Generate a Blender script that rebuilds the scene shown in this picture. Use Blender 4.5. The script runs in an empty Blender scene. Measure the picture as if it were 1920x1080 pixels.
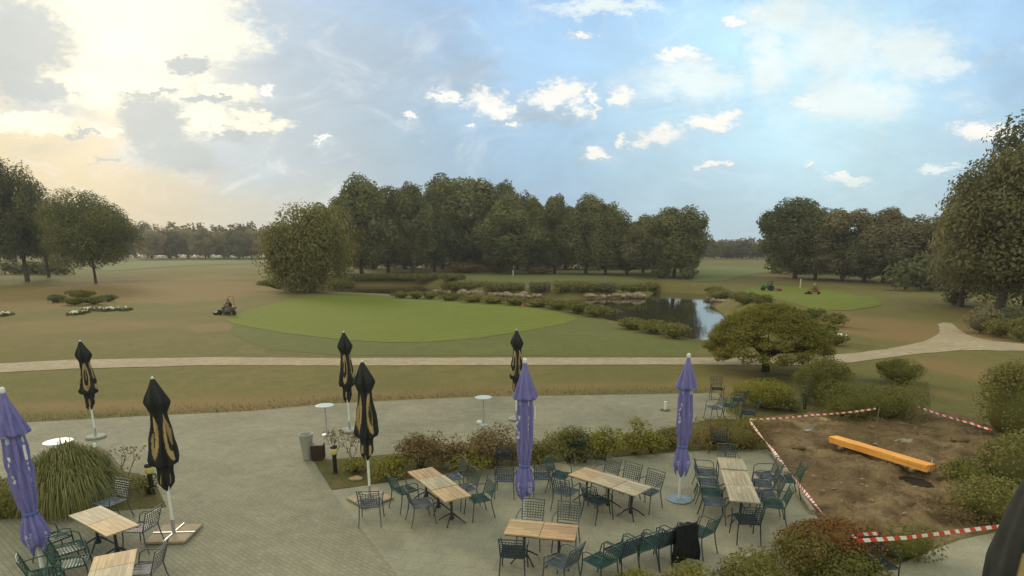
import bpy, bmesh, math, random
import numpy as np
from mathutils import Vector, Matrix
from mathutils.geometry import delaunay_2d_cdt
R = math.radians
random.seed(7)
rng = np.random.default_rng(11)
C = bpy.context.scene.collection
S = bpy.context.scene

# ------------------------------------------------------------------ camera
CAM_H, FPX, PITCH, HOR = 6.2, 1100.0, R(13), 478.0
CY = HOR + FPX * math.tan(PITCH)
cam = bpy.data.objects.new('camera', bpy.data.cameras.new('camera'))
C.objects.link(cam)
cam.location = (0, 0, CAM_H)
cam.rotation_euler = (R(90) - PITCH, 0, 0)
cam.data.sensor_width = 36
cam.data.lens = 36 * FPX / 1920
cam.data.shift_y = (CY - 540) / 1920
cam.data.clip_end = 6000
cam.data.clip_start = 0.2
S.camera = cam
S.view_settings.view_transform = 'Standard'
S.view_settings.look = 'None'
S.view_settings.gamma = 1
S.view_settings.exposure = 0
try:
    S.cycles.max_bounces = 6
    S.cycles.transparent_max_bounces = 8
    S.cycles.volume_bounces = 0
except Exception:
    pass

def ray(px, py):
    v = np.array([px - 960., FPX * math.cos(PITCH) + (CY - py) * math.sin(PITCH),
                  -FPX * math.sin(PITCH) + (CY - py) * math.cos(PITCH)])
    return v / v[1]
def UV(px, py):
    r = ray(px, py); return r[0], r[2]

# ------------------------------------------------------------------ world sky
def srgb(r, g, b):
    f = lambda c: (c/255/12.92) if c/255 <= .04045 else ((c/255+.055)/1.055)**2.4
    return (f(r), f(g), f(b))
OVER = (1.02, 1.03, .80)
SUN_EL, SUN_AZ = 20, -33          # towards the bright cloud at the left
W = bpy.data.worlds.new('World'); S.world = W; W.use_nodes = True
nt = W.node_tree; nt.nodes.clear()
N = lambda t: nt.nodes.new(t)
L = nt.links.new
def mth(op, a, b=None, c=None, clamp=False):
    n = N('ShaderNodeMath'); n.operation = op; n.use_clamp = clamp
    for i, v in enumerate((a, b, c)):
        if v is None: continue
        if isinstance(v, (int, float)): n.inputs[i].default_value = v
        else: L(v, n.inputs[i])
    return n.outputs[0]
def vm(op, a, b=None):
    n = N('ShaderNodeVectorMath'); n.operation = op
    for i, v in enumerate((a, b)):
        if v is None: continue
        if isinstance(v, (tuple, list)): n.inputs[i].default_value = v
        else: L(v, n.inputs[i])
    return n
def mixc(f, a, b):
    n = N('ShaderNodeMix'); n.data_type = 'RGBA'
    for s, v in ((n.inputs['Factor'], f), (n.inputs['A'], a), (n.inputs['B'], b)):
        if isinstance(v, (int, float)): s.default_value = v
        elif isinstance(v, tuple): s.default_value = (*v, 1)
        else: L(v, s)
    return n.outputs['Result']
tc = N('ShaderNodeTexCoord'); sep = N('ShaderNodeSeparateXYZ'); L(tc.outputs['Generated'], sep.inputs[0])
ysafe = mth('MAXIMUM', mth('ABSOLUTE', sep.outputs[1]), 0.12)
u = mth('DIVIDE', sep.outputs[0], ysafe); v = mth('DIVIDE', sep.outputs[2], ysafe)
cmb = N('ShaderNodeCombineXYZ'); L(u, cmb.inputs[0]); L(v, cmb.inputs[1])
P0 = cmb.outputs[0]
# smooth base colours of the sky
anch = [(60,460,208,188,152),(300,400,204,188,158),(30,310,220,208,168),(230,80,255,255,236),(560,420,186,193,188),
        (450,300,184,197,198),(620,180,180,202,214),(800,330,158,188,206),(980,400,148,182,208),(1250,430,170,194,206),
        (1000,110,194,234,264),(1260,220,210,248,264),(1600,250,230,270,278),(1880,40,186,226,258),(1620,380,178,204,216),
        (1900,330,190,222,236),(1450,60,214,258,275),(700,20,184,210,230),(-500,200,240,225,190),(2400,200,150,190,235),(960,-600,110,160,230),(1800,470,186,206,212)]
accC = None; accW = None
for (px, py, r_, g_, b_) in anch:
    cu, cv = UV(px, py)
    s_ = 0.15 if -100 < px < 2000 and py > -100 else 0.45
    d = vm('DISTANCE', P0, (cu, cv, 0)).outputs['Value']
    w = mth('EXPONENT', mth('MULTIPLY', mth('MULTIPLY', d, d), -1/(s_*s_)))
    w = mth('ADD', w, 1e-6)
    sc = N('ShaderNodeVectorMath'); sc.operation = 'SCALE'
    sc.inputs[0].default_value = srgb(r_, g_, b_); L(w, sc.inputs['Scale'])
    accC = sc.outputs[0] if accC is None else vm('ADD', accC, sc.outputs[0]).outputs[0]
    accW = w if accW is None else mth('ADD', accW, w)
inv = mth('DIVIDE', 1.0, accW)
sc = N('ShaderNodeVectorMath'); sc.operation = 'SCALE'; L(accC, sc.inputs[0]); L(inv, sc.inputs['Scale'])
base = sc.outputs[0]
# noise that frays the cloud edges
def noise(scale, detail, rough, vec, dist=0):
    n = N('ShaderNodeTexNoise'); n.inputs['Scale'].default_value = scale; n.inputs['Detail'].default_value = detail
    n.inputs['Roughness'].default_value = rough; n.inputs['Distortion'].default_value = dist; L(vec, n.inputs['Vector'])
    return n
mp = vm('MULTIPLY', P0, (1, 1.9, 1)).outputs[0]
n1 = noise(11, 9, .72, mp, .3); n2 = noise(45, 6, .7, mp)
wv = vm('MULTIPLY', vm('SUBTRACT', noise(7, 5, .6, mp).outputs['Color'], (.5, .5, .5)).outputs[0], (.09, .05, 0)).outputs[0]
wv2 = vm('MULTIPLY', vm('SUBTRACT', noise(38, 6, .7, mp).outputs['Color'], (.5, .5, .5)).outputs[0], (.075, .045, 0)).outputs[0]
P1 = vm('ADD', vm('ADD', P0, wv).outputs[0], wv2).outputs[0]
def blobs(lst, k, edge, soft):
    m = None
    for (px, py, rx, ry) in lst:
        cu, cv = UV(px, py); cu2, _ = UV(px+rx, py); _, cv2 = UV(px, py-ry)
        dd = vm('MULTIPLY', vm('SUBTRACT', P1, (cu, cv, 0)).outputs[0], (1/abs(cu2-cu), 1/abs(cv2-cv), 0))
        ln = vm('LENGTH', dd.outputs[0]).outputs['Value']
        x = mth('SUBTRACT', 1.15, ln)
        m = x if m is None else mth('MAXIMUM', m, x)
    m = mth('ADD', m, mth('MULTIPLY', mth('SUBTRACT', n1.outputs['Fac'], .5), k))
    m = mth('ADD', m, mth('MULTIPLY', mth('SUBTRACT', n2.outputs['Fac'], .5), k*.45))
    r = N('ShaderNodeMapRange'); r.interpolation_type = 'SMOOTHSTEP'; L(m, r.inputs['Value'])
    r.inputs['From Min'].default_value = edge; r.inputs['From Max'].default_value = edge + soft
    front = mth('GREATER_THAN', sep.outputs[1], .05)
    return mth('MULTIPLY', r.outputs['Result'], front)
greysoft = blobs([(340,290,170,55),(500,330,170,50),(90,190,150,60),(560,220,80,90),(660,130,270,120),(500,40,120,70),(420,290,150,80),(880,140,110,50),(1000,215,130,30),(560,300,180,60)], 1.0, .1, .9)
col = mixc(mth('MULTIPLY', greysoft, .8), base, srgb(172,192,208))
wisp = N('ShaderNodeMapRange'); wisp.interpolation_type = 'SMOOTHSTEP'; L(noise(6.5, 9, .68, P1 if False else mp, .9).outputs['Fac'], wisp.inputs['Value'])
wisp.inputs['From Min'].default_value = .5; wisp.inputs['From Max'].default_value = .78
col = mixc(mth('MULTIPLY', wisp.outputs['Result'], .6), col, (.90, .95, .95))
wisp2 = N('ShaderNodeMapRange'); wisp2.interpolation_type = 'SMOOTHSTEP'; L(noise(4.5, 8, .66, vm('ADD', mp, (3.1, 1.7, 0)).outputs[0], .6).outputs['Fac'], wisp2.inputs['Value'])
wisp2.inputs['From Min'].default_value = .5; wisp2.inputs['From Max'].default_value = .75
col = mixc(mth('MULTIPLY', wisp2.outputs['Result'], .35), col, srgb(150,172,196))
bright = blobs([(300,60,230,95),(230,160,200,60),(430,180,75,28),(480,230,95,18),(60,225,110,28),(380,225,60,35),(180,245,80,12)], 1.3, .12, .6)
col = mixc(mth('MULTIPLY', bright, .9), col, (1.05, 1.02, .80))
greyc = blobs([(40,70,125,85),(70,165,110,26),(350,118,48,22),(290,172,62,9),(390,190,62,10),(285,225,72,70),(340,290,85,34),(430,250,50,14),
               (150,246,42,9),(200,295,45,6),(10,110,90,60)], 1.0, .1, .5)
col = mixc(mth('MULTIPLY', greyc, .92), col, srgb(162,181,190))
WL = [(912,185,42,26),(1035,180,60,14),(1078,197,22,14),(1110,188,10,28),(1238,248,42,20),(1330,230,50,14),(1282,104,40,14),
             (1172,178,34,14),(775,218,13,6),(1120,284,26,10),(1176,262,9,16),(1516,190,34,12),(1850,246,64,14),(1518,312,9,8),(1340,305,44,6),
             (1575,332,44,5),(880,238,12,5),(955,236,26,5),(605,258,18,4),(500,170,14,8),(1270,96,20,8),(830,172,30,8),(1385,35,18,6),(1440,22,10,6),(1060,170,40,16),(940,205,30,16),(1210,262,26,12),(1360,222,28,14),(1100,60,30,6)]
halo = blobs([(a_, b_+6, c_*1.9+8, d_*1.9+8) for (a_, b_, c_, d_) in WL], 1.3, .1, 1.1)
col = mixc(mth('MULTIPLY', halo, .5), col, srgb(206,222,234))
whi = blobs([(a_, b_, c_*1.08, d_*1.2) for (a_, b_, c_, d_) in WL], 1.6, .05, .75)
col = mixc(mth('MULTIPLY', whi, .95), col, (1.08, 1.06, .98))
haz = blobs([(1435,110,60,110),(1570,90,125,95),(1700,100,120,80),(1480,30,120,50),(1600,190,150,60),(1300,150,110,50),(1130,10,150,18),(1760,130,70,30),(1590,340,70,12),(1760,310,60,12)], .9, .1, .8)
col = mixc(mth('MULTIPLY', haz, .88), col, (.93, 1.02, 1.0))
sky = N('ShaderNodeTexSky'); sky.sky_type = 'NISHITA'; sky.sun_disc = False
sky.sun_elevation = R(SUN_EL); sky.sun_rotation = R(SUN_AZ); sky.dust_density = 2
mot = N('ShaderNodeMapRange'); L(noise(5, 8, .65, mp, .4).outputs['Fac'], mot.inputs['Value']); mot.inputs['From Min'].default_value = .3
mot.inputs['From Max'].default_value = .7; mot.inputs['To Min'].default_value = .93; mot.inputs['To Max'].default_value = 1.13
mo = N('ShaderNodeVectorMath'); mo.operation = 'SCALE'; L(col, mo.inputs[0]); L(mot.outputs['Result'], mo.inputs['Scale']); col = mo.outputs[0]
# unseen cream sky overhead and behind, added to brighten and warm the ground
ov = N('ShaderNodeMapRange'); ov.interpolation_type = 'SMOOTHSTEP'; L(sep.outputs[2], ov.inputs['Value'])
ov.inputs['From Min'].default_value = .5; ov.inputs['From Max'].default_value = .8
bk = N('ShaderNodeMapRange'); bk.interpolation_type = 'SMOOTHSTEP'; L(sep.outputs[1], bk.inputs['Value'])
bk.inputs['From Min'].default_value = .1; bk.inputs['From Max'].default_value = -.3
col = mixc(mth('MAXIMUM', ov.outputs['Result'], bk.outputs['Result']), col, OVER)
k10 = N('ShaderNodeVectorMath'); k10.operation = 'SCALE'; L(col, k10.inputs[0]); k10.inputs['Scale'].default_value = 10
fin = mixc(.93, sky.outputs[0], k10.outputs[0])
bg = N('ShaderNodeBackground'); bg.inputs['Strength'].default_value = .1; L(fin, bg.inputs[0])
wo = N('ShaderNodeOutputWorld'); L(bg.outputs[0], wo.inputs[0])

sun = bpy.data.objects.new('sun', bpy.data.lights.new('sun', 'SUN')); C.objects.link(sun)
sun.data.energy = 1.9; sun.data.angle = R(15); sun.data.color = (1, .84, .62)
d_ = Vector((math.sin(R(SUN_AZ))*math.cos(R(SUN_EL)), math.cos(R(SUN_AZ))*math.cos(R(SUN_EL)), math.sin(R(SUN_EL))))
sun.rotation_euler = d_.to_track_quat('Z', 'Y').to_euler()
sun.location = (0, 0, 60)

# ------------------------------------------------------------------ materials
def mat(name, col, rough=.7, metal=0, spec=.3, var=0, vscale=8, bump=0, bscale=60, col2=None, detail=5):
    m = bpy.data.materials.new(name); m.use_nodes = True
    t = m.node_tree; b = t.nodes['Principled BSDF']
    b.inputs['Roughness'].default_value = rough; b.inputs['Metallic'].default_value = metal
    b.inputs['Specular IOR Level'].default_value = spec
    tcn = t.nodes.new('ShaderNodeTexCoord')
    n = t.nodes.new('ShaderNodeTexNoise'); n.inputs['Scale'].default_value = vscale; n.inputs['Detail'].default_value = detail
    t.links.new(tcn.outputs['Object'], n.inputs['Vector'])
    r = t.nodes.new('ShaderNodeValToRGB')
    c2 = col2 or tuple(min(1, c*(1+var)) for c in col)
    c1 = col if col2 else tuple(c*(1-var) for c in col)
    r.color_ramp.elements[0].color = (*c1, 1); r.color_ramp.elements[1].color = (*c2, 1)
    r.color_ramp.elements[0].position = .35; r.color_ramp.elements[1].position = .65
    t.links.new(n.outputs['Fac'], r.inputs[0]); t.links.new(r.outputs[0], b.inputs['Base Color'])
    if bump:
        n2 = t.nodes.new('ShaderNodeTexNoise'); n2.inputs['Scale'].default_value = bscale; n2.inputs['Detail'].default_value = 6
        t.links.new(tcn.outputs['Object'], n2.inputs['Vector'])
        bp = t.nodes.new('ShaderNodeBump'); bp.inputs['Strength'].default_value = bump; bp.inputs['Distance'].default_value = .02
        t.links.new(n2.outputs['Fac'], bp.inputs['Height']); t.links.new(bp.outputs[0], b.inputs['Normal'])
    return m
def leafmat(name, col, col2=None, trans=.32, spread=.16):
    m = bpy.data.materials.new(name); m.use_nodes = True
    t = m.node_tree; t.nodes.clear()
    g = t.nodes.new('ShaderNodeNewGeometry'); a = t.nodes.new('ShaderNodeAttribute'); a.attribute_name = 'tone'
    mx = t.nodes.new('ShaderNodeMix'); mx.data_type = 'RGBA'
    c2 = col2 or (col[0]*1.5, col[1]*1.35, col[2]*1.1)
    mx.inputs['A'].default_value = (*col, 1); mx.inputs['B'].default_value = (*c2, 1)
    t.links.new(a.outputs['Fac'], mx.inputs['Factor'])
    mr = t.nodes.new('ShaderNodeMapRange'); t.links.new(g.outputs['Random Per Island'], mr.inputs['Value'])
    mr.inputs['To Min'].default_value = 1-spread; mr.inputs['To Max'].default_value = 1+spread
    vs = t.nodes.new('ShaderNodeVectorMath'); vs.operation = 'SCALE'
    t.links.new(mx.outputs['Result'], vs.inputs[0]); t.links.new(mr.outputs['Result'], vs.inputs['Scale'])
    d = t.nodes.new('ShaderNodeBsdfDiffuse'); tr = t.nodes.new('ShaderNodeBsdfTranslucent')
    t.links.new(vs.outputs[0], d.inputs[0]); t.links.new(vs.outputs[0], tr.inputs[0])
    ms = t.nodes.new('ShaderNodeMixShader'); ms.inputs[0].default_value = trans
    t.links.new(d.outputs[0], ms.inputs[1]); t.links.new(tr.outputs[0], ms.inputs[2])
    o = t.nodes.new('ShaderNodeOutputMaterial'); t.links.new(ms.outputs[0], o.inputs[0])
    return m
def attrmat(name, attr='Col', rough=.75, spec=.2, sheen=0):
    m = bpy.data.materials.new(name); m.use_nodes = True
    t = m.node_tree; b = t.nodes['Principled BSDF']; b.inputs['Roughness'].default_value = rough
    b.inputs['Specular IOR Level'].default_value = spec
    a = t.nodes.new('ShaderNodeAttribute'); a.attribute_name = attr
    n = t.nodes.new('ShaderNodeTexNoise'); n.inputs['Scale'].default_value = 14; n.inputs['Detail'].default_value = 6
    tcn = t.nodes.new('ShaderNodeTexCoord'); t.links.new(tcn.outputs['Object'], n.inputs['Vector'])
    mr = t.nodes.new('ShaderNodeMapRange'); mr.inputs['To Min'].default_value = .75; mr.inputs['To Max'].default_value = 1.25
    t.links.new(n.outputs['Fac'], mr.inputs['Value'])
    vs = t.nodes.new('ShaderNodeVectorMath'); vs.operation = 'SCALE'
    t.links.new(a.outputs['Color'], vs.inputs[0]); t.links.new(mr.outputs['Result'], vs.inputs['Scale'])
    t.links.new(vs.outputs[0], b.inputs['Base Color'])
    return m
def groundmat(name, cols, scales=(.12, 1.1, 9), attr=None, dry=None, rough=.95, bump=.25, stripes=None):
    """several noises over each other, optionally pushed towards a dry colour by a soft vertex mask"""
    m = bpy.data.materials.new(name); m.use_nodes = True
    t = m.node_tree; b = t.nodes['Principled BSDF']; b.inputs['Roughness'].default_value = rough
    b.inputs['Specular IOR Level'].default_value = .1
    tcn = t.nodes.new('ShaderNodeTexCoord'); outs = []
    for s, de in zip(scales, (4, 6, 8)):
        n = t.nodes.new('ShaderNodeTexNoise'); n.inputs['Scale'].default_value = s; n.inputs['Detail'].default_value = de
        n.inputs['Roughness'].default_value = .62
        t.links.new(tcn.outputs['Object'], n.inputs['Vector']); outs.append(n.outputs['Fac'])
    def mx(f, a, c):
        n = t.nodes.new('ShaderNodeMix'); n.data_type = 'RGBA'
        for s, v_ in ((n.inputs['Factor'], f), (n.inputs['A'], a), (n.inputs['B'], c)):
            if isinstance(v_, tuple): s.default_value = (*v_, 1)
            elif isinstance(v_, float): s.default_value = v_
            else: t.links.new(v_, s)
        return n.outputs['Result']
    def rg(x, lo, hi):
        n = t.nodes.new('ShaderNodeMapRange'); n.interpolation_type = 'SMOOTHSTEP'; t.links.new(x, n.inputs['Value'])
        n.inputs['From Min'].default_value = lo; n.inputs['From Max'].default_value = hi; return n.outputs['Result']
    c = mx(rg(outs[0], .4, .62), cols[0], cols[1])
    c = mx(rg(outs[1], .40, .66), c, cols[2])
    if attr:
        a = t.nodes.new('ShaderNodeAttribute'); a.attribute_name = attr
        ad = t.nodes.new('ShaderNodeMath'); ad.operation = 'ADD'; t.links.new(a.outputs['Fac'], ad.inputs[0])
        sb = t.nodes.new('ShaderNodeMath'); sb.operation = 'MULTIPLY_ADD'; t.links.new(outs[1], sb.inputs[0])
        sb.inputs[1].default_value = 1.0; sb.inputs[2].default_value = -.5; t.links.new(sb.outputs[0], ad.inputs[1])
        sb2 = t.nodes.new('ShaderNodeMath'); sb2.operation = 'MULTIPLY_ADD'; t.links.new(outs[0], sb2.inputs[0])
        sb2.inputs[1].default_value = 1.2; sb2.inputs[2].default_value = -.6
        ad2 = t.nodes.new('ShaderNodeMath'); ad2.operation = 'ADD'; t.links.new(ad.outputs[0], ad2.inputs[0]); t.links.new(sb2.outputs[0], ad2.inputs[1])
        d = mx(rg(outs[2], .4, .65), dry[0], dry[1])
        c = mx(rg(ad2.outputs[0], .12, .72), c, d)
    n = t.nodes.new('ShaderNodeMapRange'); t.links.new(outs[2], n.inputs['Value'])
    n.inputs['From Min'].default_value = .25; n.inputs['From Max'].default_value = .75
    n.inputs['To Min'].default_value = .68; n.inputs['To Max'].default_value = 1.32
    vs = t.nodes.new('ShaderNodeVectorMath'); vs.operation = 'SCALE'; t.links.new(c, vs.inputs[0]); t.links.new(n.outputs['Result'], vs.inputs['Scale'])
    c = vs.outputs[0]
    if stripes:
        w = t.nodes.new('ShaderNodeTexWave'); w.inputs['Scale'].default_value = stripes[0]; w.inputs['Distortion'].default_value = .6
        w.inputs['Detail'].default_value = 1
        mpn = t.nodes.new('ShaderNodeMapping'); mpn.inputs['Rotation'].default_value = (0, 0, stripes[1])
        t.links.new(tcn.outputs['Object'], mpn.inputs[0]); t.links.new(mpn.outputs[0], w.inputs['Vector'])
        n3 = t.nodes.new('ShaderNodeMapRange'); t.links.new(w.outputs['Fac'], n3.inputs['Value'])
        n3.inputs['To Min'].default_value = 1-stripes[2]; n3.inputs['To Max'].default_value = 1+stripes[2]
        v3 = t.nodes.new('ShaderNodeVectorMath'); v3.operation = 'SCALE'; t.links.new(c, v3.inputs[0]); t.links.new(n3.outputs['Result'], v3.inputs['Scale'])
        c = v3.outputs[0]
    t.links.new(c, b.inputs['Base Color'])
    if bump:
        bp = t.nodes.new('ShaderNodeBump'); bp.inputs['Strength'].default_value = bump; bp.inputs['Distance'].default_value = .06
        t.links.new(outs[2], bp.inputs['Height']); t.links.new(bp.outputs[0], b.inputs['Normal'])
    return m

# ------------------------------------------------------------------ object helpers
def tag(o, label=None, cat=None, group=None, kind=None):
    if label: o['label'] = label
    if cat: o['category'] = cat
    if group: o['group'] = group
    if kind: o['kind'] = kind
    return o
def link(name, me, m, parent=None, smooth=False):
    o = bpy.data.objects.new(name, me); C.objects.link(o)
    if m and not me.materials: me.materials.append(m)
    if parent: o.parent = parent
    if smooth:
        me.polygons.foreach_set('use_smooth', [True]*len(me.polygons))
    return o
def thing(name, loc, rz=0, label=None, cat=None, group=None):
    o = bpy.data.objects.new(name, None); C.objects.link(o); o.location = loc; o.rotation_euler.z = rz
    o.empty_display_size = .2
    return tag(o, label, cat, group)
def copy_tree(o, parent=None, m=None):
    c = o.copy(); C.objects.link(c); c.parent = parent
    for ch in [x for x in bpy.data.objects if x.parent == o]: copy_tree(ch, c)
    return c
def arr_mesh(name, V, F, tone=None):
    """V (n,3), F (m,k) numpy to mesh"""
    me = bpy.data.meshes.new(name); V = np.asarray(V, np.float32); F = np.asarray(F, np.int32)
    k = F.shape[1]
    me.vertices.add(len(V)); me.vertices.foreach_set('co', V.ravel())
    me.loops.add(F.size); me.loops.foreach_set('vertex_index', F.ravel())
    me.polygons.add(len(F)); me.polygons.foreach_set('loop_start', np.arange(0, F.size, k, dtype=np.int32))
    me.polygons.foreach_set('loop_total', np.full(len(F), k, np.int32))
    if tone is not None:
        a = me.attributes.new('tone', 'FLOAT', 'FACE'); a.data.foreach_set('value', np.asarray(tone, np.float32))
    me.update(calc_edges=True)
    return me
class MB:
    def __init__(s): s.bm = bmesh.new()
    def box(s, c, d, rot=None, bev=0):
        r = bmesh.ops.create_cube(s.bm, size=1)
        M = Matrix.Translation(c) @ (rot.to_matrix().to_4x4() if rot else Matrix.Identity(4)) @ Matrix.Diagonal((*d, 1))
        bmesh.ops.transform(s.bm, matrix=M, verts=r['verts'])
        if bev:
            ed = list({e for v_ in r['verts'] for e in v_.link_edges})
            bmesh.ops.bevel(s.bm, geom=ed, offset=bev, segments=2, affect='EDGES')
        return s
    def tube(s, pts, rad, seg=8, caps=True):
        pts = [Vector(p) for p in pts]; rad = rad if isinstance(rad, (list, tuple)) else [rad]*len(pts)
        rings = []
        for i, p in enumerate(pts):
            t = (pts[min(i+1, len(pts)-1)] - pts[max(i-1, 0)]).normalized()
            a = t.orthogonal().normalized() if i == 0 else (a - t*a.dot(t)).normalized()
            b = t.cross(a)
            rings.append([s.bm.verts.new(p + (a*math.cos(2*math.pi*k/seg) + b*math.sin(2*math.pi*k/seg))*rad[i]) for k in range(seg)])
        for i in range(len(rings)-1):
            for k in range(seg):
                s.bm.faces.new((rings[i][k], rings[i][(k+1) % seg], rings[i+1][(k+1) % seg], rings[i+1][k]))
        if caps:
            s.bm.faces.new(rings[0][::-1]); s.bm.faces.new(rings[-1])
        return s
    def lathe(s, prof, seg=24, c=(0, 0, 0)):
        rings = []
        for (r, z) in prof:
            rings.append([s.bm.verts.new((c[0]+r*math.cos(2*math.pi*k/seg), c[1]+r*math.sin(2*math.pi*k/seg), c[2]+z)) for k in range(seg)])
        for i in range(len(rings)-1):
            for k in range(seg):
                s.bm.faces.new((rings[i][k], rings[i][(k+1) % seg], rings[i+1][(k+1) % seg], rings[i+1][k]))
        s.bm.faces.new(rings[0][::-1]); s.bm.faces.new(rings[-1])
        return s
    def build(s, name, m, parent=None, smooth=False):
        me = bpy.data.meshes.new(name); bmesh.ops.recalc_face_normals(s.bm, faces=s.bm.faces); s.bm.to_mesh(me); s.bm.free()
        return link(name, me, m, parent, smooth)

# ------------------------------------------------------------------ terrain
WATER = -1.2
def flat(px, py, z=0.):
    r = ray(px, py); t = (z - CAM_H)/r[2]; return np.array([r[0]*t, r[1]*t])
pond_px = [(540,549),(560,554),(650,557),(740,561),(830,566),(920,573),(1030,586),(1150,608),(1290,638),(1340,652),(1385,645),(1380,620),
           (1362,600),(1350,588),(1338,576),(1330,563),(1320,551),(1230,547),(1213,559),(1100,561),(1060,563),(1013,559),(900,556),(815,549),(830,541),(780,537),(600,537)]
POND = np.array([flat(a, b, WATER) for a, b in pond_px])
def sdist(x, y, poly):
    x = np.asarray(x, float); y = np.asarray(y, float); sh = x.shape; x = x.ravel(); y = y.ravel()
    d = np.full(x.shape, 1e9); ins = np.zeros(x.shape, bool)
    n = len(poly)
    for i in range(n):
        a = poly[i]; b = poly[(i+1) % n]; e = b-a
        t = np.clip(((x-a[0])*e[0]+(y-a[1])*e[1])/(e@e), 0, 1)
        d = np.minimum(d, np.hypot(x-a[0]-t*e[0], y-a[1]-t*e[1]))
        c = ((a[1] > y) != (b[1] > y)) & (x < (b[0]-a[0])*(y-a[1])/(b[1]-a[1]+1e-12)+a[0])
        ins ^= c
    return np.where(ins, -d, d).reshape(sh)
def ss(x, a, b):
    t = np.clip((np.asarray(x, float)-a)/(b-a), 0, 1); return t*t*(3-2*t)
def zt(x, y):
    x = np.asarray(x, float); y = np.asarray(y, float)
    z = 1.5*ss(y, 95, 165) + 2.6*ss(y, 190, 420)
    z = z + .35*np.sin(x*.035+1.3)*np.sin(y*.03)*ss(y, 45, 90)
    z = z + 1.1*np.exp(-((x-50)/14)**2-((y-72)/12)**2) + .5*np.exp(-((x+55)/14)**2-((y-70)/14)**2)
    z = z + .35*np.exp(-((x-4)/16)**2-((y-72)/12)**2)
    near = (np.abs(x) < 160) & (y > 25) & (y < 190)
    if np.any(near):
        d = np.where(near, sdist(np.where(near, x, 0), np.where(near, y, 0), POND), 99)
        k = ss(d, -.6, 4.5)
        z = np.where(near, (WATER-.5)*(1-k) + z*k, z)
        z = np.where(near & (d < -.6), WATER-.5-.6*ss(-d, .6, 3), z)
    return z
_T = np.concatenate([np.geomspace(4, 2500, 5000)])
def GT(px, py):
    r = ray(px, py); x = r[0]*_T; y = r[1]*_T; z = CAM_H + r[2]*_T
    h = zt(x, y); i = np.argmax(z <= h)
    if z[i] > h[i]: i = len(_T)-1
    i = max(i, 1); a = (z[i-1]-h[i-1])/max(1e-9, (z[i-1]-h[i-1])-(z[i]-h[i])) if i else 0
    t = _T[i-1] + (_T[i]-_T[i-1])*min(max(a, 0), 1)
    return (float(r[0]*t), float(r[1]*t), float(zt(r[0]*t, r[1]*t)))
def at(x, y): return float(zt(x, y))
def proj(x, y, z):
    yy = y*math.cos(PITCH)-(z-CAM_H)*math.sin(PITCH); zz = y*math.sin(PITCH)+(z-CAM_H)*math.cos(PITCH)
    return 960+FPX*x/yy, CY-FPX*zz/yy

def axis(lims):
    out = [lims[0][0]]
    for a, b, st in lims:
        n = max(1, int(round((b-a)/st))); out += list(np.linspace(a, b, n+1)[1:])
    return np.array(out)
xs = axis([(-950,-600,50),(-600,-200,25),(-200,-90,4),(-90,90,1.1),(90,200,4),(200,600,25),(600,950,50)])
ys = axis([(-200,0,20),(0,30,2),(30,190,1.1),(190,320,5),(320,950,30)])
XX, YY = np.meshgrid(xs, ys); ZZ = zt(XX, YY)
nx, ny = len(xs), len(ys)
idx = np.arange(nx*ny).reshape(ny, nx)
F = np.stack([idx[:-1, :-1], idx[:-1, 1:], idx[1:, 1:], idx[1:, :-1]], -1).reshape(-1, 4)
# sink the ground a little under the sheets laid on it (patio area): it stays the same plane, 4 mm steps are above
me = arr_mesh('ground', np.stack([XX, YY, ZZ], -1).reshape(-1, 3), F)
dry = np.zeros(XX.shape)
def blob(px, py, rx, ry, a):
    global dry
    x, y, _ = GT(px, py); x2, _, _ = GT(px+rx, py); _, y2, _ = GT(px, py-ry); _, y3, _ = GT(px, py+ry)
    sy = np.where(YY > y, max(y2-y, 1), max(y-y3, 1))
    dry = dry + a*np.exp(-((XX-x)/abs(x2-x))**2-((YY-y)/sy)**2)
for b_ in [(200,545,330,20,.45),(1700,610,170,30,.5),(60,560,260,26,.8),(330,555,130,14,.7),(420,612,40,9,1.1),(150,615,260,22,.5),(380,520,150,6,.45),(440,500,60,6,.5),
           (1690,625,110,20,1.1),(1640,608,70,14,.5),(1480,520,60,7,.8),(1850,700,90,25,.5),(1760,690,60,20,.6),(1450,505,60,4,.6),(1390,700,80,12,.35),
           (100,765,220,10,.8),(450,755,220,9,.9),(800,735,220,6,.9),(1150,728,220,6,.9),(1780,740,50,16,.8),(1840,590,60,10,.5),(1400,585,50,8,.7),
           (1560,690,40,8,.5),(150,715,160,6,.2),(800,712,90,5,.3)]:
    blob(*b_)
_nr = (np.abs(XX) < 160) & (YY > 25) & (YY < 190)
dry = dry + np.where(_nr, .35*(1-ss(sdist(XX, YY, POND), .5, 3)), 0)
a = me.attributes.new('dry', 'FLOAT', 'POINT'); a.data.foreach_set('value', dry.ravel().astype(np.float32))
M_ground = groundmat('rough_grass', ((.150,.131,.045),(.180,.147,.053),(.128,.124,.039)), attr='dry', dry=((.230,.158,.068),(.182,.135,.053)))
ground = tag(link('ground', me, M_ground, smooth=True), kind='structure')

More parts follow.
